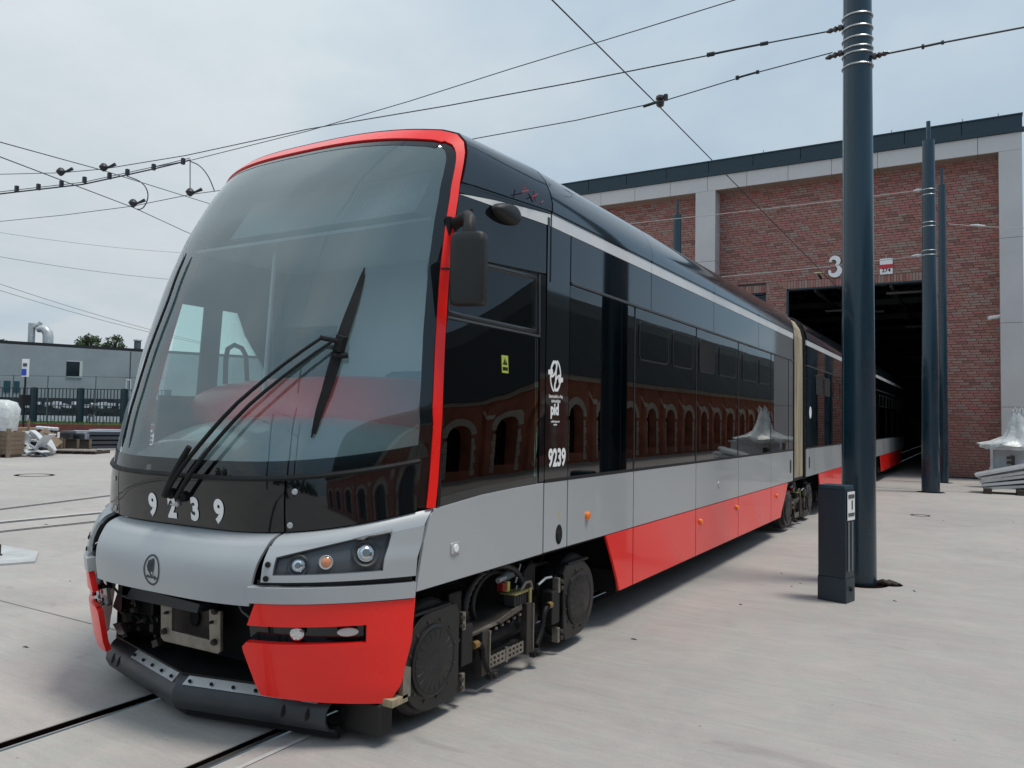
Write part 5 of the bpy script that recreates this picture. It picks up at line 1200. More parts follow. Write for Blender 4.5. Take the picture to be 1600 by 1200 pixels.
for sx in (1,-1):
    far=sx<0
    # cab side: silver
    side('side_panel',[(3.165,0.73),(4.475,ZS+0.008),(4.475,ZBL),(4.1,ZBL-0.008),(3.75,ZBL-0.022),(3.29,1.130),(3.27,1.10),(3.22,0.97)],M_silver,sx,bevel=0.003)
    side('side_panel',rect(4.49,4.815,ZS+0.01,ZBL),M_silver,sx,bevel=0.003)
    side('side_panel',rect(4.83,6.00,ZS+0.01,ZBL),M_silver,sx,bevel=0.003)
    for a,b in ((6.015,7.625),(7.64,9.205),(9.22,10.86),(10.875,12.30)): side('side_panel',rect(a,b,ZS+0.01,ZBL),M_silver,sx,bevel=0.003)
    # red skirt
    arch=[(5.47,ZS+0.004),(5.53,0.64),(5.62,0.50),(5.70,0.36),(5.735,0.28)]
    side('skirt_panel',[(6.00,0.28),(6.00,ZS+0.004)]+arch,M_red,sx,off=0.0,bevel=0.003)
    for a,b in ((6.015,7.625),(7.64,9.205),(9.22,10.86)): side('skirt_panel',rect(a,b,0.28,ZS+0.004),M_red,sx,bevel=0.003)
    side('skirt_panel',[(10.875,0.28),(11.47,0.28),(11.53,0.36),(11.70,0.50),(11.86,0.64),(11.93,ZS+0.004),(10.875,ZS+0.004)],M_red,sx,bevel=0.003)
    # black belt line above silver
    # cab window zone
    zlo=lambda y: float(np.interp(y,[3.3,3.75,4.1,4.475],[1.13,1.168,1.182,1.19]))
    if not far:
        side('cab_side_glass',[(3.345,zlo(3.4)+0.02),(3.75,zlo(3.75)+0.01),(4.40,1.20),(4.40,2.135),(3.425,2.135),(3.345,1.7)],M_glass_c,sx,off=-0.004,th=0.006)
        side('cab_lower_trim',[(3.32,1.133),(3.75,1.17),(4.40,1.193),(4.40,1.235),(3.75,1.215),(3.34,1.185)],M_black,sx,off=-0.002,th=0.02)
        # drop window: frame, pane
        o=[(3.455,2.155),(4.385,2.140),(4.385,2.520),(3.52,2.50)]; i=[(3.49,2.182),(4.352,2.168),(4.352,2.488),(3.55,2.470)]
        FRM=frame('drop_window_frame',o,i,mat('window_frame_black',(0.012,0.013,0.014),0.3,coat=0.3),sx,off=-0.001,th=0.02)
        side('drop_window_pane',[(3.48,2.175),(4.36,2.16),(4.36,2.495),(3.54,2.48)],M_glass_c,sx,off=-0.005,th=0.005,parent=FRM)
        o2=[(3.50,2.505),(4.40,2.525),(4.40,2.14),(4.385,2.14),(4.385,2.515),(3.50,2.495)]
        side('frame_edge',[(3.44,2.136),(4.405,2.123),(4.405,2.136),(3.44,2.150)],M_trim,sx,off=0.006,th=0.012,parent=FRM); side('frame_edge',[(4.397,2.13),(4.408,2.13),(4.408,2.53),(4.397,2.53)],M_trim,sx,off=0.004,th=0.01,parent=FRM)
        side('door_post',[(3.318,1.14),(3.348,1.14),(3.348,1.65),(3.41,2.05),(3.535,2.5),(3.500,2.5),(3.395,2.05),(3.325,1.65)],M_rub,sx,off=0.003)
        side('pillar_panel',rect(4.412,4.478,1.20,2.535),M_black,sx)
        side('pillar_panel',[(4.488,1.20),(4.815,1.20),(4.530,3.0),(4.485,3.0)][:0] or rect(4.488,4.815,1.20,2.92),M_black,sx)
        # black header above cab window, tapering white stripe, up to the roof start
        side('header_panel',[(3.515,2.505),(4.478,2.545),(4.478,2.862),(4.0,2.868),(3.625,2.872)],M_black,sx)
        side('white_stripe',[(3.63,2.876),(4.0,2.872),(4.520,2.868),(4.520,2.945),(4.25,2.93),(3.95,2.91),(3.75,2.889)],M_white,sx,off=0.002)
        side('header_panel',[(3.64,2.887),(3.75,2.893),(3.95,2.914),(4.25,2.934),(4.520,2.949),(4.52,2.96),(3.66,2.955)],M_black,sx,off=-0.001)
    else:
        side('cab_side_glass',[(3.42,1.72),(4.40,1.72),(4.40,2.36),(3.46,2.36)],glass('far_cab_glass',(0.80,0.95,0.92),1.45),sx,off=-0.004,th=0.006)
        side('cab_side_panel',[(3.36,1.135),(4.478,1.19),(4.478,1.72),(3.40,1.72)],M_interd,sx); side('cab_side_panel',[(3.45,2.36),(4.478,2.36),(4.478,2.95),(3.52,2.95)],M_interd,sx)
        side('cab_side_panel',rect(3.70,3.86,1.72,2.36),M_interd,sx)
        side('cab_side_panel',rect(4.40,4.815,1.2,2.95),M_black,sx)
    # passenger section glazing
    y0=4.53 if not far else 4.82
    for a,b in ((4.83,6.00),(6.02,7.63),(7.64,9.20),(9.21,10.86),(10.87,11.98)):
        side('side_window',rect(a,b,1.20,2.525),M_glass_s,sx,off=-0.004,th=0.006)
    side('pillar_panel',rect(11.99,12.30,1.20,2.525),M_black,sx)
    for a in (6.00,7.62,9.195,10.855): side('window_joint',rect(a,a+0.022,1.20,2.53),M_seam,sx,off=-0.001,th=0.03)
    for a,b in ((5.60,6.00),): side('door_pillar',rect(a,b,1.2,2.525),M_interd,sx,off=-0.012,th=0.03)
    side('belt_seal',rect(4.49,12.30,1.188,1.21),M_seam,sx,off=0.001,th=0.02)
    side('gutter_trim',rect(4.83,12.30,2.528,2.546),M_trim,sx,off=0.012,th=0.03,bevel=0.003)
    for a,b in ((4.83,6.36),(6.37,8.20),(8.21,10.15),(10.16,12.30)): side('upper_panel',rect(a,b,2.548,2.862),M_black,sx)
    for a,b in ((4.535,6.36),(6.366,8.20),(8.206,10.15),(10.156,12.30)): side('white_stripe',rect(a,b,2.866,2.948),M_white,sx,off=0.002)
    # hopper windows (outlines, one open)
    if not far:
        for k,(a,b) in enumerate(((6.10,6.80),(6.92,7.50),(7.72,8.24),(8.42,9.08),(9.38,10.05),(10.2,10.75))):
            z0,z1=2.10,2.43
            o=rrect(a,b,z0,z1,0.05); i=rrect(a+0.012,b-0.012,z0+0.012,z1-0.012,0.04); fr_=frame('hopper_frame',o,i,M_seam,sx,off=0.003,th=0.008)
            side('hopper_pane',i,M_dark if k==2 else glass('hopper_glass',(0.30,0.46,0.44),1.5),sx,off=0.0015,th=0.003,parent=fr_)
            if k==2:
                side('open_leaf',rrect(a+0.03,b-0.04,z0+0.02,z1-0.05,0.03),M_glass_c,sx,off=-0.10,th=0.005,parent=fr_)
    # inner wall lining behind narrow pieces
# roof of car 1
RP=[p for p in PD if p[1]>=2.945]; RP=[(HW,2.95)]+RP
def roofseg(y0,y1,first=False,m=M_roofp,nseg=6):
    path=[(1,i) for i in range(len(RP))]+[(-1,i) for i in range(len(RP)-2,-1,-1)]
    mb=MB(); rows=[]
    for j in range(nseg+1):
        t=j/nseg
        for s,i in path:
            w_,z=RP[i]; fw,fz=FM(w_,z); ys=(SF(fw,fz).y+0.008 if first else y0); wq=fw+(w_-fw)*t if first else w_; mb.v.append((XC+s*wq,ys+(y1-ys)*t,(fz+(z-fz)*t if first else z)))
    n=len(path)
    for j in range(nseg):
        for i in range(n-1): mb.f.append((j*n+i,j*n+i+1,(j+1)*n+i+1,(j+1)*n+i))
    return mb.build('roof_panel',m,TR,smooth=True,solid=0.02,auto=40)
roofseg(0,4.522,True,nseg=8); roofseg(4.535,6.36); roofseg(6.366,8.20); roofseg(8.206,10.15); roofseg(10.156,12.30)
mb=MB(); 
for y in (4.5285,):
    path=[(1,i) for i in range(len(RP))]+[(-1,i) for i in range(len(RP)-2,-1,-1)]; pts=[(XC+s*(RP[i][0]-0.001),y,RP[i][1]-0.001) for s,i in path]; mb.tube([(XS,y,2.5)]+pts[:],0.006,6)
mb.build('roof_joint',M_seam,TR)
# side camera bump, hole, decals
mb=MB(); 
c=Vector((XS+tx(4.07,2.86)-0.01,4.06,2.850))
def cf(u,v):
    th=2*math.pi*u; r=[1,0.97,0.85,0.6,0.0][v]; x=[0,0.03,0.052,0.064,0.066][v]; yy=0.145*r*math.cos(th); zz_=0.062*r*math.sin(th)*(1.0+0.25*math.cos(th)); return (c.x+x,c.y+yy+0.02*v*0,c.z+zz_)
mb.grid(cf,[i/28 for i in range(29)],list(range(5))); mb.build('side_camera_housing',M_mir,TR,smooth=True,auto=70)
MB().lathe((XS+tx(3.75,2.80),3.75,2.80),(1,0,0),[(0,0.012),(0.003,0.011)],14).build('socket_hole',M_dark,TR)
def sdec(cy,z0,off=0.0035): return lambda x,y:(XS+off+tx(cy+x,z0+y),cy+x,z0+y)
flat('fleet_number',textmesh('9239',0.158,0.006,xs=0.78),sdec(4.655,1.262),M_sign,TR)
flat('operator_text',textmesh('pid',0.105,0.005,xs=0.9),sdec(4.61,1.610),M_sign,TR)
flat('small_print',textmesh('pražská integrovaná\ndoprava',0.020,0.0006,xs=0.75),sdec(4.62,1.555),M_sign,TR)
flat('small_print',textmesh('Dopravní podnik hl. m. Prahy,',0.030,0.0009,xs=0.55),sdec(4.625,1.735),M_sign,TR); flat('small_print',textmesh('akciová společnost',0.030,0.0009,xs=0.55),sdec(4.625,1.705),M_sign,TR)
def oplogo(cy,cz,sc_,par=TR,k=1.0):
    parts=[]
    v,f=ring2(0,0,0.080,0.112,0.016,30,-70,75); parts.append((v,f)); v,f=ring2(0,0,0.080,0.112,0.016,30,110,255); parts.append((v,f))
    for s in (1,-1):
        v,f=ring2(-s*0.028,s*0.045,0.045,0.058,0.020,28); 
        v=[(a+ (b-s*0.045)*0.45,b) for a,b in v]; parts.append((v,f))
        q=[(-s*0.105,s*0.035),(-s*0.045,s*0.045),(-s*0.035,s*0.012),(-s*0.105,s*0.005)]; parts.append((q,[(0,1,2,3)]))
    q=[(-0.012,-0.05),(0.006,-0.05),(0.014,0.05),(-0.004,0.05)]; parts.append((q,[(0,1,2,3)]))
    mb=MB()
    for n_,(v,f) in enumerate(parts):
        i=len(mb.v); mb.v+=[(XS+0.0035+n_*0.0003,cy+a*sc_*k,cz+b*sc_) for a,b in v]; mb.f+=[tuple(i+x for x in q) for q in f]
    return mb.build('operator_logo',M_sign,par,normals=False)
oplogo(4.615,1.885,1.0)
# warning sticker on the cab glass
side('warning_sticker',rect(3.965,4.035,1.87,1.975),mat('sticker_yellow',(0.42,0.50,0.08),0.5),1,off=0.001,th=0.002)
side('sticker_symbol',[(3.975,1.92),(4.025,1.92),(4.0,1.962)],M_rub,1,off=0.002,th=0.001)
flat('sticker_text',textmesh('!',0.035,0.001),sdec(4.0,1.925,0.0025),_m['sticker_yellow'],TR); side('sticker_print',rect(3.972,4.028,1.885,1.905),M_rub,1,off=0.002,th=0.001)
# small details on the silver side
side('reflector_base',rrect(3.45,3.535,0.875,0.935,0.012),M_galv,1,off=0.008,th=0.012,bevel=0.003); MB().lathe((XS+0.008,3.49,0.905),(1,0,0),[(0,0.022),(0.006,0.02)],16).build('reflector',M_sign,TR)
for y,z in ((5.13,0.917),(7.78,0.60),(9.14,0.62),(11.2,0.60)):
    MB().lathe((XS,y,z),(1,0,0),[(0,0.03),(0.012,0.03),(0.024,0.018)],18).build('marker_light',M_amber,TR,smooth=True)
MB().lathe((XS,8.42,0.93),(1,0,0),[(0,0.035),(0.008,0.033)],18).build('socket_cap',M_galv,TR,smooth=True)
side('key_switch_plate',[(4.70+0.048*math.cos(R(15*k)),0.835+0.066*math.sin(R(15*k))) for k in range(24)],M_dark,1,off=0.001,th=0.003); MB().lathe((XS,4.70,0.825),(1,0,0),[(0,0.036),(0.008,0.034),(0.006,0.02)],20).build('key_switch',M_rub,TR,smooth=True)
for z in (0.95,0.975): side('yellow_mark',rect(4.69,4.71,z,z+0.014),mat('yellow_mark',(0.6,0.5,0.05),0.5),1,off=0.001,th=0.002)
# mirror
mb=MB(); 
def mf(u,v):
    # rounded box about centre
    th=2*math.pi*u; n=5; r=(abs(math.cos(th))**n+abs(math.sin(th))**n)**(-1/n); s_=[0.0,0.80,0.94,1,1,1,0.95,0.82,0.0][v]; z=[-0.195,-0.195,-0.185,-0.16,0,0.14,0.175,0.19,0.19][v]
    return (MC.x+0.098*r*s_*math.cos(th),MC.y+0.05*r*s_*math.sin(th),MC.z+z)
MC=Vector((-2.315,3.42,2.385))
d_=Vector((0,0,0))
mb.grid(mf,[i/36 for i in range(37)],list(range(9)))
MR=mb.build('mirror',M_mir,TR,smooth=True,auto=60)
MR.rotation_euler=(0,0,R(12))
MB().tube([(-2.54,3.58,2.68),(-2.46,3.55,2.69),(-2.37,3.48,2.685),(-2.325,3.44,2.65),(-2.318,3.42,2.60),(-2.318,3.42,2.55)],[0.034]*6,14).build('mirror_arm',M_mir,TR,smooth=True)
MB().box(-2.56,-2.525,3.53,3.66,2.55,2.72).build('mirror_mount',M_rub,TR,bevel=0.008)
# ---- cab interior
mb=MB()
def df(u,v):   # dash deck: from windscreen base back and up
    w_=-1.10+2.20*u; y0=SF(w_,1.33).y+0.07; y=y0+(3.95-y0)*v; z=1.31+0.28*math.sin(min(1,v*1.5)*math.pi/2)*(1-0.35*abs(2*u-1)**2.5); return (XC+w_,y,z)
mb.grid(df,[i/40 for i in range(41)],[i/14 for i in range(15)]); mb.build('dashboard',M_dash,TR,smooth=True,auto=80)
mb=MB()
def rc(u,v):   # red cowl: half ellipsoid behind the dash
    th=math.pi*u; ph=(v-0.5)*math.pi; w_=-0.02+1.17*math.sin(ph); r=math.cos(ph)**0.45
    return (XC+w_,3.72-0.30*r*math.cos(th),1.55+0.26*r*math.sin(th)+0.10*r*(1 if False else 0))
def rc2(u,v):
    ph=(v-0.5)*math.pi; w_=-0.05+1.20*math.sin(ph); r=max(0.0,math.cos(ph))**0.5; th=-0.5+u*(math.pi+0.6)
    return (XC+w_,3.80-0.30*r*math.cos(th),1.615+0.02*(1-r)+0.24*r*math.sin(th))
mb.grid(rc2,[i/20 for i in range(21)],[i/40 for i in range(41)]); mb.build('instrument_cowl',M_cowl,TR,smooth=True,auto=80)
mb=MB(); mb.box(XC-1.0,XC+0.98,3.3,3.9,1.0,1.29); mb.build('dash_base',M_interd,TR)
# destination display box behind the top of the glass
mb=MB(); mb.prism([(XC-0.80,3.62,2.80),(XC-0.80,3.82,3.10),(XC-0.80,4.1,3.10),(XC-0.80,4.1,2.80)],(1.60,0,0)); mb.build('display_box',mat('display_box',(0.34,0.43,0.44),0.6),TR)
mb=MB()
for k in range(15):
    for j in range(11):
        t=0.12+0.06*j+0.0; x=XC+0.20+k*0.035; y=3.62+(0.20)*(t)-0.004; z=2.80+0.30*t; mb.quad((x,y-0.002,z),(x+0.014,y-0.002,z),(x+0.014,y+0.005,z+0.012),(x,y+0.005,z+0.012))
mb.build('display_dots',mat('display_dot',(0.48,0.58,0.58),0.6),TR,normals=False)
MB().box(XC-1.0,XC+1.0,3.5,4.4,2.70,2.72).build('cab_ceiling',M_inter,TR)
# cab rear partition: frame with openings, ceiling, floor
mb=MB(); mb.box(XC-1.17,XC-0.55,4.50,4.54,0.82,1.55); mb.box(XC-0.55,XC+1.17,4.50,4.54,0.82,2.9); mb.box(XC-1.19,XC-0.55,4.50,4.54,2.30,2.9); mb.box(XC-0.62,XC-0.55,4.50,4.54,1.55,2.3); mb.build('cab_partition',M_inter,TR)
mb=MB(); c=onx(369,560,-4.75)
mb.tube([onx(a,b,-4.72) for a,b in ((352,600),(353,560),(356,545),(366,539),(378,544),(384,556),(386,600))],0.018,8); mb.build('grab_handle',mat('handle_grey',(0.12,0.15,0.15),0.4),TR,smooth=True)
MB().box(XC+0.2,XC+0.7,4.05,4.45,0.9,1.9).build('driver_seat',M_seat,TR,bevel=0.06)
MB().tube([(XC-0.35,3.55,1.60),(XC-0.35,3.62,2.72)],0.014,8).build('cab_post',M_inter,TR)
# ---- interior of a car
def interior(y0,y1,zc=2.70):
    MB().box(XC-1.15,XC+1.15,y0,y1,0.78,0.80).build('floor',M_interd,TR)
    MB().box(XC-1.17,XC+1.17,y0,y1,zc,zc+0.03).build('ceiling',M_inter,TR)
    for sx in (1,-1):
        MB().box(XC+sx*1.16-0.01,XC+sx*1.16+0.01,y0,y1,0.78,1.18).build('wall_lining',M_inter,TR)
interior(4.55,12.3)
def seat(x,y,ry):
    mb=MB(); mb.box(x-0.21,x+0.21,y-0.2,y+0.2,0.86,0.93); s=MB()
    a=mb.build('seat_cushion',M_seat,TR,bevel=0.02); s.box(x-0.21,x+0.21,y+0.17*ry-0.03,y+0.17*ry+0.03,0.93,1.52); s.build('seat_back',M_seat,a,bevel=0.02)
for y in (6.6,7.45,8.3,9.15,10.0):
    for x in (XC+0.85,XC-0.85): seat(x,y,1)
for y in (5.1,5.8,7.0,8.7,10.4): 
    for x in (XC+0.55,XC-0.55): MB().tube([(x,y,0.80),(x,y,2.7)],0.018,8).build('grab_pole',mat('pole_yellow',(0.45,0.33,0.03),0.4),TR)
for y in (5.0,5.35,5.7): side('door_leaf_edge',rect(y,y+0.04,1.2,2.52),M_seam,1,off=-0.02,th=0.02) if y!=5.0 else None
# ---- underframe
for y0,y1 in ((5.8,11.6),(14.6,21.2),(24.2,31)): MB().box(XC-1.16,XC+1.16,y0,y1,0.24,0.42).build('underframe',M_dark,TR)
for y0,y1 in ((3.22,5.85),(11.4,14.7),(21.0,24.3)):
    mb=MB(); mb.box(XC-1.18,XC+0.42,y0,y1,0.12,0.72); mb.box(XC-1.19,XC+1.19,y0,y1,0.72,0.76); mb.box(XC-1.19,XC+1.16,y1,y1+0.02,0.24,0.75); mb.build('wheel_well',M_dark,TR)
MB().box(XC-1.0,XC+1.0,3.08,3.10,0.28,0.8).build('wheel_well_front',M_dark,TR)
# ---- bogies
def bogie(yc):
    B=empty('bogie',(XS-0.1,yc,0.35)); B.parent=TR; B.location=Vector((XS-0.1,yc,0.35))-WO[TR]
    def P(y): return yc+y
    for s in (-1,1):
        y=P(s*0.865); x=XS-0.055
        # rim behind
        MB().lathe((x-0.16,y,0.345),(1,0,0),[(0,0.30),(0.10,0.30),(0.12,0.285),(0.13,0.24)],44).build('wheel',M_dsteel,B,smooth=True)
        # housing: D shape with straight side toward the bogie centre
        pts=[]
        for i in range(25):
            a=R(90+180*i/24) if s<0 else R(90-180*i/24); pts.append((math.cos(a)*0.255,math.sin(a)*0.255))
        ins=[(0.20*(-s),-0.255),(0.235*(-s),-0.20),(0.235*(-s),0.20),(0.20*(-s),0.255)]
        poly=[(x-0.08,y+a,0.335+b) for a,b in pts]+[(x-0.08,y+a,0.335+b) for a,b in ins]
        MB().prism(poly,(0.085,0,0)).build('motor_cover',mat('cover_black',(0.010,0.0102,0.0105),0.42,noise=(7,0.35),bump=(40,0.2,0.003)),B,bevel=0.008)
        c=(x+0.005,y-0.01,0.335)
        q=MB(); q.lathe(c,(1,0,0),[(0,0.185),(0.012,0.185),(0.018,0.175),(0.012,0.165)],40); q.lathe(c,(1,0,0),[(0.0,0.165),(0.014,0.163),(0.022,0.10),(0.024,0.03),(0.022,0.001)],40)
        for k in range(20):
            a=2*math.pi*k/20; u=Vector((0,math.cos(a),math.sin(a))); q.tube([Vector(c)+u*0.04+Vector((0.022,0,0)),Vector(c)+u*0.155+Vector((0.016,0,0))],0.003,4)
        q.build('round_cap',mat('cap_black',(0.013,0.013,0.013),0.48,noise=(9,0.3)),B,smooth=True)
        q=MB()
        for k in range(12):
            a=2*math.pi*k/12+0.2; q.lathe((x+0.004,y-0.01+0.205*math.cos(a),0.335+0.205*math.sin(a)),(1,0,0),[(0,0.009),(0.008,0.008)],8)
        q.build('cover_bolt',M_dbrown,B)
        # top lug plate
        MB().box(x-0.10,x+0.0,y-0.16,y+0.16,0.585,0.600).build('top_plate',M_dsteel,B)
        # brackets toward centre
        yb=y-s*0.275
        for z in (0.47,0.135):
            MB().box(x-0.05,x+0.0,min(yb,yb-s*0.03),max(yb,yb-s*0.03),z-0.05,z+0.05).build('lug',M_steel,B,bevel=0.004); q=MB()
            for dz in (-0.022,0.022): q.lathe((x+0.0,yb+s*0.012,z+dz),(1,0,0),[(0,0.016),(0.012,0.014)],10)
            q.build('lug_bolt',M_dbrown,B)
        MB().box(x-0.09,x-0.005,min(yb,yb-s*0.11),max(yb,yb-s*0.11),0.22,0.44).build('hinge_block',M_dsteel,B,bevel=0.006)
        # brass fitting + ribbed hose
        f0=Vector((x-0.01,yb-s*0.12,0.31 if s<0 else 0.36)); MB().tube([f0,f0-Vector((0,s*0.045,0))],0.022,10).build('brass_fitting',mat('brass',(0.32,0.20,0.07),0.4,metal=0.5),B,smooth=True)
        e=Vector((x-0.01,P(s*0.30 if s<0 else 0.27),0.12 if s<0 else 0.13)); pts=[f0-Vector((0,s*0.04,0)),f0-Vector((0,s*0.10,0.03)),f0.lerp(e,0.6)+Vector((0,0,0.0)),e]
        for _ in range(2): pts=[pts[0]]+[qq for a,b in zip(pts[:-1],pts[1:]) for qq in (a.lerp(b,0.25),a.lerp(b,0.75))]+[pts[-1]]
        pts=[qq for a,b in zip(pts[:-1],pts[1:]) for qq in (a,a.lerp(b,0.5))]+[pts[-1]]
        MB().tube(pts,[0.021 if i%2 else 0.015 for i in range(len(pts))],8).build('ribbed_hose',M_rub,B,smooth=True,auto=80)
    x=XS-0.05
    # centre: hose ring, plates, beam, perforated tray
    mb=MB(); mb.tube([(x-0.13+0.03*math.cos(a),P(-0.06)+0.29*math.cos(a),0.47+0.215*math.sin(a)) for a in [2*math.pi*k/72 for k in range(72)]],[0.029 if k%2 else 0.022 for k in range(72)],10,closed=True); mb.build('ribbed_ring_hose',mat('ring_hose_black',(0.020,0.020,0.021),0.38),B,smooth=True,auto=80)
    mb=MB(); mb.tube([(x-0.15,P(-0.06)+0.215*math.cos(a),0.475+0.165*math.sin(a)) for a in [2*math.pi*k/40 for k in range(40)]],0.014,8,closed=True); mb.build('inner_hose',mat('hose_dark',(0.03,0.03,0.031),0.5),B,smooth=True)
    MB().tube([(x-0.14,P(-0.42),0.25),(x-0.14,P(0.42),0.27)],0.055,14).build('torsion_tube',M_dsteel,B,smooth=True)
    MB().prism([(x-0.30,P(-0.58),0.365),(x-0.02,P(-0.58),0.36),(x-0.02,P(-0.30),0.36),(x-0.05,P(-0.18),0.38),(x-0.05,P(0.10),0.40),(x-0.30,P(0.10),0.40)],(0,0,0.01)).build('step_plate',M_dbrown,B)
    for y in (-0.36,0.16):
        MB().box(x-0.06,x-0.01,P(y)-0.02,P(y)+0.045,0.11,0.37 if y<0 else 0.43).build('hanger_bracket',M_dbrown,B,bevel=0.004); MB().box(x-0.02,x+0.0,P(y)+0.045,P(y)+0.055,0.11,0.36 if y<0 else 0.42).build('bracket_flange',M_steel,B)
        q=MB(); q.box(x-0.03,x+0.01,P(y)+0.05,P(y)+0.12,0.075,0.125); q.lathe((x+0.01,P(y)+0.085,0.10),(1,0,0),[(0,0.022),(0.02,0.018)],10); q.build('foot_clamp',M_dsteel,B,bevel=0.003)
    # perforated tray with slots
    mb=MB(); nS=9
    y0_,y1_=P(-0.29),P(0.11); 
    for k in range(nS+1): yy=y0_+(y1_-y0_)*k/nS; mb.box(x-0.03,x-0.022,yy-0.010,yy+0.010,0.13,0.20)
    for z in (0.13,0.159,0.188): mb.box(x-0.0295,x-0.0225,y0_,y1_,z,z+0.012)
    mb.box(x-0.032,x-0.02,P(-0.095),P(-0.075),0.12,0.21); mb.build('perforated_tray',M_steel,B)
    MB().box(x-0.10,x-0.06,P(-0.3),P(0.15),0.12,0.2).build('tray_back',M_dark,B)
    MB().box(x-0.12,x-0.03,P(0.02),P(0.20),0.42,0.50).build('coil_block',mat('coil_grey',(0.035,0.036,0.04),0.6),B,bevel=0.01)
    q=MB(); q.box(x-0.13,x-0.02,P(0.0),P(0.21),0.50,0.508); q.box(x-0.02,x-0.012,P(0.17),P(0.20),0.41,0.52); q.build('yellow_bracket',M_yel,B)
    MB().tube([(x-0.13,P(0.02),0.60),(x-0.13,P(0.15),0.61)],0.032,12).build('sensor_body',mat('sensor_blue_grey',(0.13,0.16,0.18),0.5),B,smooth=True)
    MB().tube([(x-0.10,P(0.14),0.55),(x-0.10,P(0.20),0.66)],0.007,6).build('sensor_rod',M_galv,B); MB().tube([(x-0.11,P(-0.06),0.595),(x-0.11,P(0.02),0.60)],0.018,8).build('sensor_plug',M_galv,B); MB().tube([(x-0.1,P(0.16),0.53),(x-0.1,P(0.13),0.46)],0.006,6).build('sensor_rod',M_galv,B)
    MB().box(x-0.12,x-0.08,P(-0.05),P(0.0),0.53,0.58).build('red_tag',mat('tag_red',(0.25,0.01,0.01),0.5),B); MB().box(x-0.115,x-0.075,P(0.002),P(0.03),0.52,0.58).build('yellow_tag',mat('tag_yellow',(0.6,0.55,0.12),0.5),B)
    rr=random.Random(int(yc*10))
    MB().prism([(x-0.28,P(-0.20),0.385),(x+0.0,P(-0.20),0.375),(x+0.0,P(0.06),0.41),(x-0.03,P(0.10),0.425),(x-0.28,P(0.10),0.425)],(0,0,0.008)).build('step_plate',M_dbrown,B)
    MB().prism([(x-0.03,P(-0.60),0.36),(x-0.03,P(-0.14),0.37),(x-0.03,P(0.05),0.415),(x-0.03,P(0.05),0.43),(x-0.03,P(-0.18),0.392),(x-0.03,P(-0.60),0.375)],(0.006,0,0)).build('plate_edge',M_steel,B)
    for k in range(7):
        q=MB(); q.lathe((x-0.035,P(-0.34+0.07*k),0.335+0.006*k),(1,0,0),[(0,0.011),(0.012,0.009)],8); q.build('plate_bolt',M_steel,B)
    MB().box(x-0.2,x-0.13,P(-0.55),P(-0.42),0.42,0.60).build('junction_box',M_dsteel,B,bevel=0.01)
    MB().box(x-0.2,x-0.13,P(0.30),P(0.46),0.44,0.63).build('junction_box',M_dsteel,B,bevel=0.01)
    for k in range(5): MB().box(x-0.045,x-0.028,P(0.035)+k*0.031,P(0.052)+k*0.031,0.425,0.495).build('coil_fin',M_rub,B)
    MB().tube([(x-0.05,P(0.12),0.51),(x-0.03,P(0.15),0.56),(x-0.03,P(0.21),0.555),(x-0.04,P(0.25),0.50)],0.010,8).build('lifting_handle',M_steel,B,smooth=True)
    MB().tube([(x-0.02,P(0.30),0.52),(x-0.01,P(0.38),0.55),(x-0.01,P(0.46),0.545)],0.008,6).build('cable_end',M_galv,B,smooth=True)
    for k in range(5):
        a=Vector((x-rr.uniform(0.1,0.3),P(rr.uniform(-0.5,0.5)),rr.uniform(0.55,0.70))); pts=[a+Vector((rr.uniform(-0.03,0.03),0.11*i,rr.uniform(-0.05,0.05))) for i in range(5)]
        MB().tube(pts,0.008,6).build('cable',M_rub,B,smooth=True)
    return B
bogie(4.255); bogie(13.0); bogie(22.3)
# ---- bellows and cars 2, 3
def bellows(y0,y1):
    n=9; path=[(HW-0.03,0.72),(HW-0.03,2.6),(HW-0.035,2.95),(HW-0.07,3.10),(HW-0.15,3.23),(HW-0.34,3.32),(0.4,3.38),(0,3.39)]
    full=[(a,z) for a,z in path]+[(-a,z) for a,z in path[-2::-1]]
    mb=MB(); rows=[]
    for j in range(2*n+1):
        y=y0+(y1-y0)*j/(2*n); d=0.0 if j%2==0 else -0.035
        for a,z in full:
            s=1 if a>=0 else -1; aa=a+s*(-d if z<3.2 else 0)*-1; mb.v.append((XC+(a-s*(-d) if z<3.2 else a),y,z if z<3.15 else z+d))
    m=len(full)
    for j in range(2*n):
        for i in range(m-1): mb.f.append((j*m+i,j*m+i+1,(j+1)*m+i+1,(j+1)*m+i))
    o=mb.build('bellows',M_bellow,TR,auto=20)
    for y in (y0-0.03,y1):
        mb=MB(); f=[(a*1.0+ (0.028 if a>0 else -0.028 if a<0 else 0),z) for a,z in full]
        mb.v=[(XC+a,y,z) for a,z in f]+[(XC+a*0.97,y,z-0.03) for a,z in f]; k=len(f); mb.f=[(i,i+1,k+i+1,k+i) for i in range(k-1)]; mb.build('bellows_frame',M_seam,TR,solid=0.03,auto=40)
    for k in range(10): MB().lathe((XC+HW-0.002,y1+0.012,0.85+k*0.21),(1,0,0),[(0,0.010),(0.006,0.008)],8).build('frame_bolt',M_dbrown,TR)
bellows(12.42,13.28); bellows(22.30,23.15)
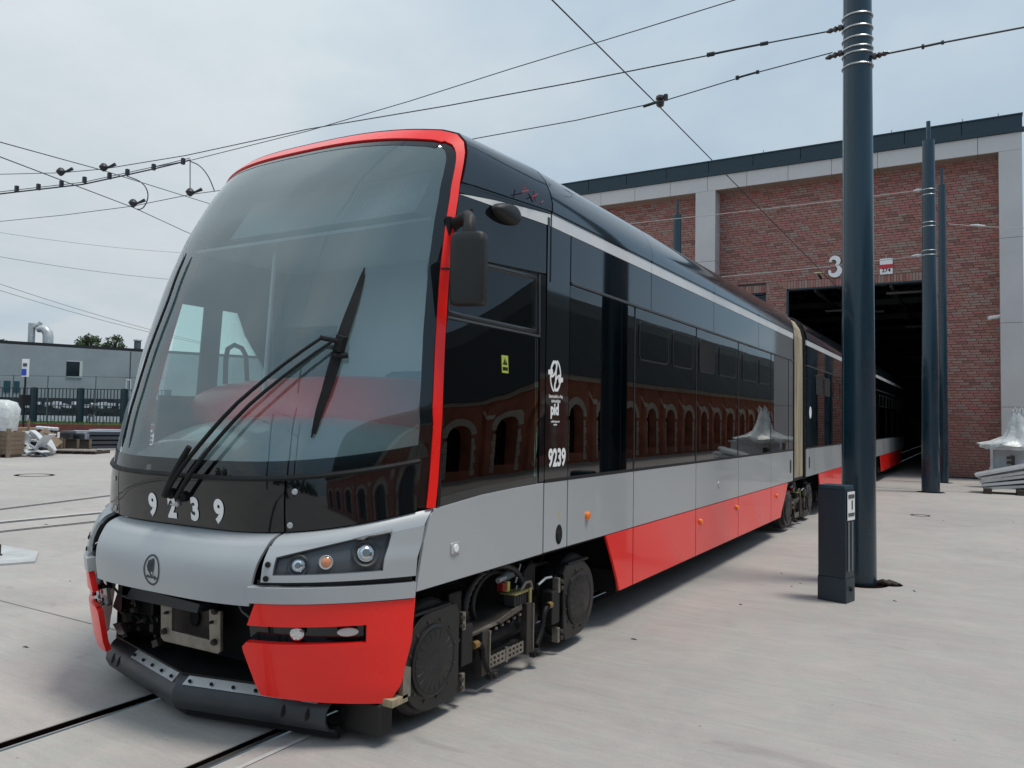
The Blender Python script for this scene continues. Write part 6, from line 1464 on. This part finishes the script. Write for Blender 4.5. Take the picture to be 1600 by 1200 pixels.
def car(y0,y1,r0,r1,holes=()):
    for sx in (1,-1):
        n=5; ys=[y0+(y1-y0)*k/n for k in range(n+1)]
        ys=[y0,y0+0.75]+[y0+0.75+(y1-y0-1.5)*k/4 for k in range(1,4)]+[y1-0.75,y1]
        for a,b in zip(ys[:-1],ys[1:]):
            side('side_panel',rect(a+0.007,b-0.007,ZS+0.01,ZBL),M_silver,sx,bevel=0.003)
            side('upper_panel',rect(a+0.006,b-0.006,2.548,2.862),M_black,sx); side('white_stripe',rect(a+0.004,b-0.004,2.866,2.948),M_white,sx,off=0.002)
            aa,bb=max(a,r0),min(b,r1)
            if bb-aa>0.2:
                P=[(aa+0.007,0.28),(bb-0.007,0.28),(bb-0.007,ZS+0.004),(aa+0.007,ZS+0.004)]
                if aa==r0: P=[(aa+0.22,0.28),(bb-0.007,0.28),(bb-0.007,ZS+0.004),(aa-0.02,ZS+0.004),(aa+0.05,0.6),(aa+0.16,0.42)]
                if bb==r1: P=[(aa+0.007,0.28),(bb-0.3,0.28),(bb-0.2,0.42),(bb-0.06,0.6),(bb+0.02,ZS+0.004),(aa+0.007,ZS+0.004)]
                side('skirt_panel',P,M_red,sx,bevel=0.003)
            if a==y0 or b==y1: side('pillar_panel',rect(a,b,1.20,2.525),M_black,sx)
            else: side('side_window',rect(a+0.01,b-0.01,1.20,2.525),M_glass_s,sx,off=-0.004,th=0.006); side('window_joint',rect(a-0.01,a+0.012,1.20,2.53),M_seam,sx,off=-0.001,th=0.03)
            if sx>0 and not(a==y0 or b==y1):
                for h0 in (a+0.12,a+0.95):
                    o=rrect(h0,h0+0.62,2.10,2.43,0.05); i=rrect(h0+0.012,h0+0.608,2.112,2.418,0.04); fr_=frame('hopper_frame',o,i,M_seam,1,off=0.003,th=0.008)
                    side('hopper_pane',i,M_dark if (a,h0) and any(abs(h0-q)<0.5 for q in holes) else _m['hopper_glass'],1,off=0.0015,th=0.003,parent=fr_)
        side('belt_seal',rect(y0,y1,1.188,1.21),M_seam,sx,off=0.001,th=0.02); side('gutter_trim',rect(y0,y1,2.528,2.546),M_trim,sx,off=0.012,th=0.03)
    for a,b in zip(ys[:-1],ys[1:]): roofseg(a+0.004,b-0.004)
    interior(y0,y1)
car(13.34,22.24,14.50,21.0,holes=(14.3,15.1)); car(23.22,32.0,24.2,31.0)
# operator roundel on car 2 and end handles
MB().lathe((XS,13.68,1.78),(1,0,0),[(0,0.001),(0.003,0.10)][::-1],28).build('operator_roundel',M_sign,TR)
for y in (12.12,13.60): side('handle_recess',rrect(y-0.05,y+0.05,0.86,1.06,0.045,5),M_seam,1,off=0.002,th=0.004)
side('side_panel',rect(10.4,10.4001,1,1.0001),M_silver,1) if False else None
MB().box(XC-1.15,XC+1.15,12.3,13.4,0.75,0.8).build('gangway_floor',M_dark,TR); MB().box(XC-1.1,XC+1.1,22.2,23.3,0.75,0.8).build('gangway_floor',M_dark,TR)
for y in (14.0,23.2): pass
# graffiti smudge on roof edge (red scrawl)
mb=MB()
for k,(a,b) in enumerate((((4.15,3.00),(4.24,3.03)),((4.17,2.985),(4.19,3.05)),((4.28,3.0),(4.36,3.04)),((4.30,3.045),(4.33,2.985)),((4.40,2.99),(4.46,3.035)))):
    mb.tube([(XC+1.212,a[0],a[1]),(XC+1.209,b[0],b[1])],0.004,5)
mb.build('red_chalk_mark',mat('chalk_red',(0.30,0.03,0.06),0.6),TR)
# ================================================================== what the glossy side mirrors: the hall opposite
def opposite():
    t=empty('opposite_hall',(9,10,0),'long brick hall with arched openings mirrored in the side windows of the tram','building')
    X=8.0
    Mb=mat('hall_brick',(0.52,0.20,0.13),0.85,noise=(1.5,0.3)); Ms=mat('hall_stone',(0.72,0.68,0.58),0.8,noise=(2,0.15)); Mr=mat('hall_roof',(0.030,0.042,0.048),0.7,noise=(0.6,0.25))
    k=0; y=-14.0; bay=2.6; first=[]
    while y<112:
        if first:
            for o in first: dup(o,(0,y+14.0,0),None) if False else None
            for o in first:
                c=o.copy(); col.objects.link(c); c.location=Vector(o.location)+Vector((0,y+14.0,0)); WO[c]=WO[o]+Vector((0,y+14.0,0))
            y+=bay; continue
        # bay y..y+bay: opening 0.5..2.1 wide arch
        a,b=y+0.6,y+1.9; zc=1.72; r=(b-a)/2
        mb=MB(); mb.box(X,X+0.4,y,a,0,3.05); mb.box(X,X+0.4,b,y+bay,0,3.05); mb.box(X,X+0.4,a,b,0,0.35)
        pts=[(X,b,zc),(X,b,3.05),(X,a,3.05),(X,a,zc)]+[(X,(a+b)/2-r*math.cos(R(180*i/10)),zc+0.45*math.sin(R(180*i/10))) for i in range(1,10)]
        mb.prism(pts,(0.4,0,0)); first.append(mb.build('bay_wall',Mb,t))
        mb=MB()
        for i in range(10):
            a0=R(18*i+1); a1=R(18*i+17); q=[((a+b)/2-(r)*math.cos(a0),zc+0.45*math.sin(a0)),((a+b)/2-(r+0.26)*math.cos(a0),zc+0.72*math.sin(a0)),((a+b)/2-(r+0.26)*math.cos(a1),zc+0.72*math.sin(a1)),((a+b)/2-r*math.cos(a1),zc+0.45*math.sin(a1))]
            mb.prism([(X-0.03,c,d) for c,d in q],(0.03,0,0))
        for s_,yy in ((0,a-0.14),(1,b)):
            for j in range(6): 
                w_=0.14 if j%2 else 0.22; mb.box(X-0.03,X,yy-(w_-0.14)*(1-s_),yy+0.14+(w_-0.14)*s_,0.1+j*0.25,0.33+j*0.25)
        first.append(mb.build('stone_surround',Ms,t))
        first.append(MB().box(X+0.42,X+0.44,a,b,0.3,2.4).build('dark_opening',M_black,t))
        first.append(MB().box(X-0.16,X,y-0.16,y+0.16,0,2.75).build('buttress',Mb,t)); first.append(MB().prism([(X-0.2,y-0.2,2.2),(X-0.2,y+0.2,2.2),(X,y+0.2,2.6),(X,y-0.2,2.6)],(0.0,0,0.12)).build('buttress_cap',Ms,t))
        y+=bay; k+=1
    MB().box(X-0.15,X+0.4,-14,112,3.05,3.22).build('cornice',Ms,t)
    mb=MB(); mb.prism([(X-0.3,-14.5,3.22),(X+1.5,-14.5,6.0),(X+3.0,-14.5,7.1),(X+7,-14.5,7.1),(X+7,-14.5,3.22)],(0,127,0)); mb.build('roof',Mr,t)
    MB().box(X+0.46,X+7,-14,112,0,3.2).build('hall_body',Mb,t)
opposite()
# poles and tree line behind the camera (mirrored in the black nose)
for k,(x,y,lab) in enumerate(((-2.2,-9.5,'dark catenary pole behind the viewer, mirrored in the fascia nearest its right end'),(-6.5,-13,'dark catenary pole behind the viewer, mirrored in the middle of the fascia'),(-0.3,-15,'dark catenary pole behind the viewer beside the hall opposite'))):
    t=empty('catenary_pole',(x,y,0),lab,'pole',group='dark blue catenary poles'); MB().lathe((x,y,0),(0,0,1),[(0,0.16),(8,0.12)],20).build('shaft',M_pole,t,smooth=True); MB().tube([(x,y,6.5),(x-3.2,y+0.2,6.8)],0.04,8).build('bracket_arm',M_pole,t)
def rowtrees():
    rr=random.Random(31)
    mb=MB()
    for q in range(150):
        a=rr.uniform(0,1); c=Vector((-55+75*a,-48+rr.uniform(-3,3),rr.uniform(0.5,4.6+1.6*math.sin(a*17)))); R_=rr.uniform(0.8,1.6)
        for l in range(46):
            v=Vector((rr.gauss(0,1),rr.gauss(0,1),rr.gauss(0,1))).normalized()*R_*rr.random()**0.4; s=rr.uniform(0.25,0.5)
            d1=Vector((rr.uniform(-1,1),rr.uniform(-1,1),rr.uniform(-1,1))).normalized()*s; d2=Vector((rr.uniform(-1,1),rr.uniform(-1,1),rr.uniform(-1,1))).normalized()*s
            mb.poly([c+v-d1,c+v+d2,c+v+d1,c+v-d2])
    tag(mb.build('tree_belt',_m['foliage'],None,normals=False),'dark belt of trees behind the viewer, mirrored low in the fascia','trees',kind='stuff')
rowtrees()
# walker behind the fence
def walker():
    p=gp(143,64,0.6); rt=CAM@Vector((1,0,0)); rt.z=0; rt.normalize(); fw=Vector((-rt.y,rt.x,0))
    t=empty('person',p,'white-haired person in a dark jacket and pale trousers walking behind the green fence','person')
    H=1.66
    V=[(0,0,0.92),(0,0,1.12),(0.0,0,1.34),(0.02,0,1.46),(0.03,0,1.56),   # pelvis..head
       (-0.02,-0.16,1.36),(-0.12,-0.2,1.14),(-0.05,-0.2,0.95),(0.02,0.16,1.36),(0.10,0.2,1.14),(0.24,0.2,0.98),
       (0,-0.09,0.88),(-0.12,-0.09,0.50),(-0.30,-0.09,0.13),(-0.24,-0.09,0.05),(0.0,0.09,0.88),(0.14,0.09,0.50),(0.14,0.09,0.10),(0.26,0.09,0.04)]
    E_=[(0,1),(1,2),(2,3),(3,4),(2,5),(5,6),(6,7),(2,8),(8,9),(9,10),(0,11),(11,12),(12,13),(13,14),(0,15),(15,16),(16,17),(17,18)]
    rad=[0.15,0.15,0.17,0.06,0.10,0.08,0.06,0.04,0.08,0.06,0.04,0.11,0.075,0.05,0.045,0.11,0.075,0.05,0.045]
    me=bpy.data.meshes.new('body'); me.from_pydata([tuple(rt*a+fw*b+Vector((0,0,c))) for a,b,c in V],E_,[])
    o=bpy.data.objects.new('body',me); col.objects.link(o); o.parent=t
    m=o.modifiers.new('skin','SKIN')
    for i,r in enumerate(rad): me.skin_vertices[0].data[i].radius=(r,r)
    me.skin_vertices[0].data[0].use_root=True
    o.modifiers.new('sub','SUBSURF').render_levels=2
    me.materials.append(mat('skin',(0.45,0.27,0.20),0.6))
    # clothing as slightly larger shells over the same pose
    def lim(name,pts,r,m): MB().tube([p+rt*a+fw*b+Vector((0,0,c)) for a,b,c in pts],r,12).build(name,m,t,smooth=True)
    J=mat('dark_jacket',(0.010,0.011,0.016),0.8); Tm=mat('pale_trousers',(0.30,0.31,0.33),0.8)
    lim('jacket',[(0,0,0.80),(0,0,1.0),(0,0,1.25),(0.01,0,1.42),(0.02,0,1.47)],[0.20,0.20,0.21,0.15,0.08],J)
    lim('sleeve',[(-0.02,-0.15,1.40),(-0.12,-0.22,1.14),(-0.05,-0.21,0.97)],[0.09,0.075,0.06],J); lim('sleeve',[(0.02,0.15,1.40),(0.12,0.22,1.14),(0.23,0.21,0.99)],[0.09,0.075,0.06],J)
    lim('trouser_leg',[(0,-0.09,0.86),(-0.12,-0.09,0.50),(-0.28,-0.09,0.14)],[0.12,0.095,0.075],Tm); lim('trouser_leg',[(0,0.09,0.86),(0.14,0.09,0.50),(0.14,0.09,0.12)],[0.12,0.095,0.075],Tm)
    MB().lathe(p+rt*0.01+Vector((0,0,1.58)),(0,0,1),[(0,0.10),(0.05,0.115),(0.10,0.09),(0.13,0.02)],16).build('hair',M_plastic,t,smooth=True)
walker()
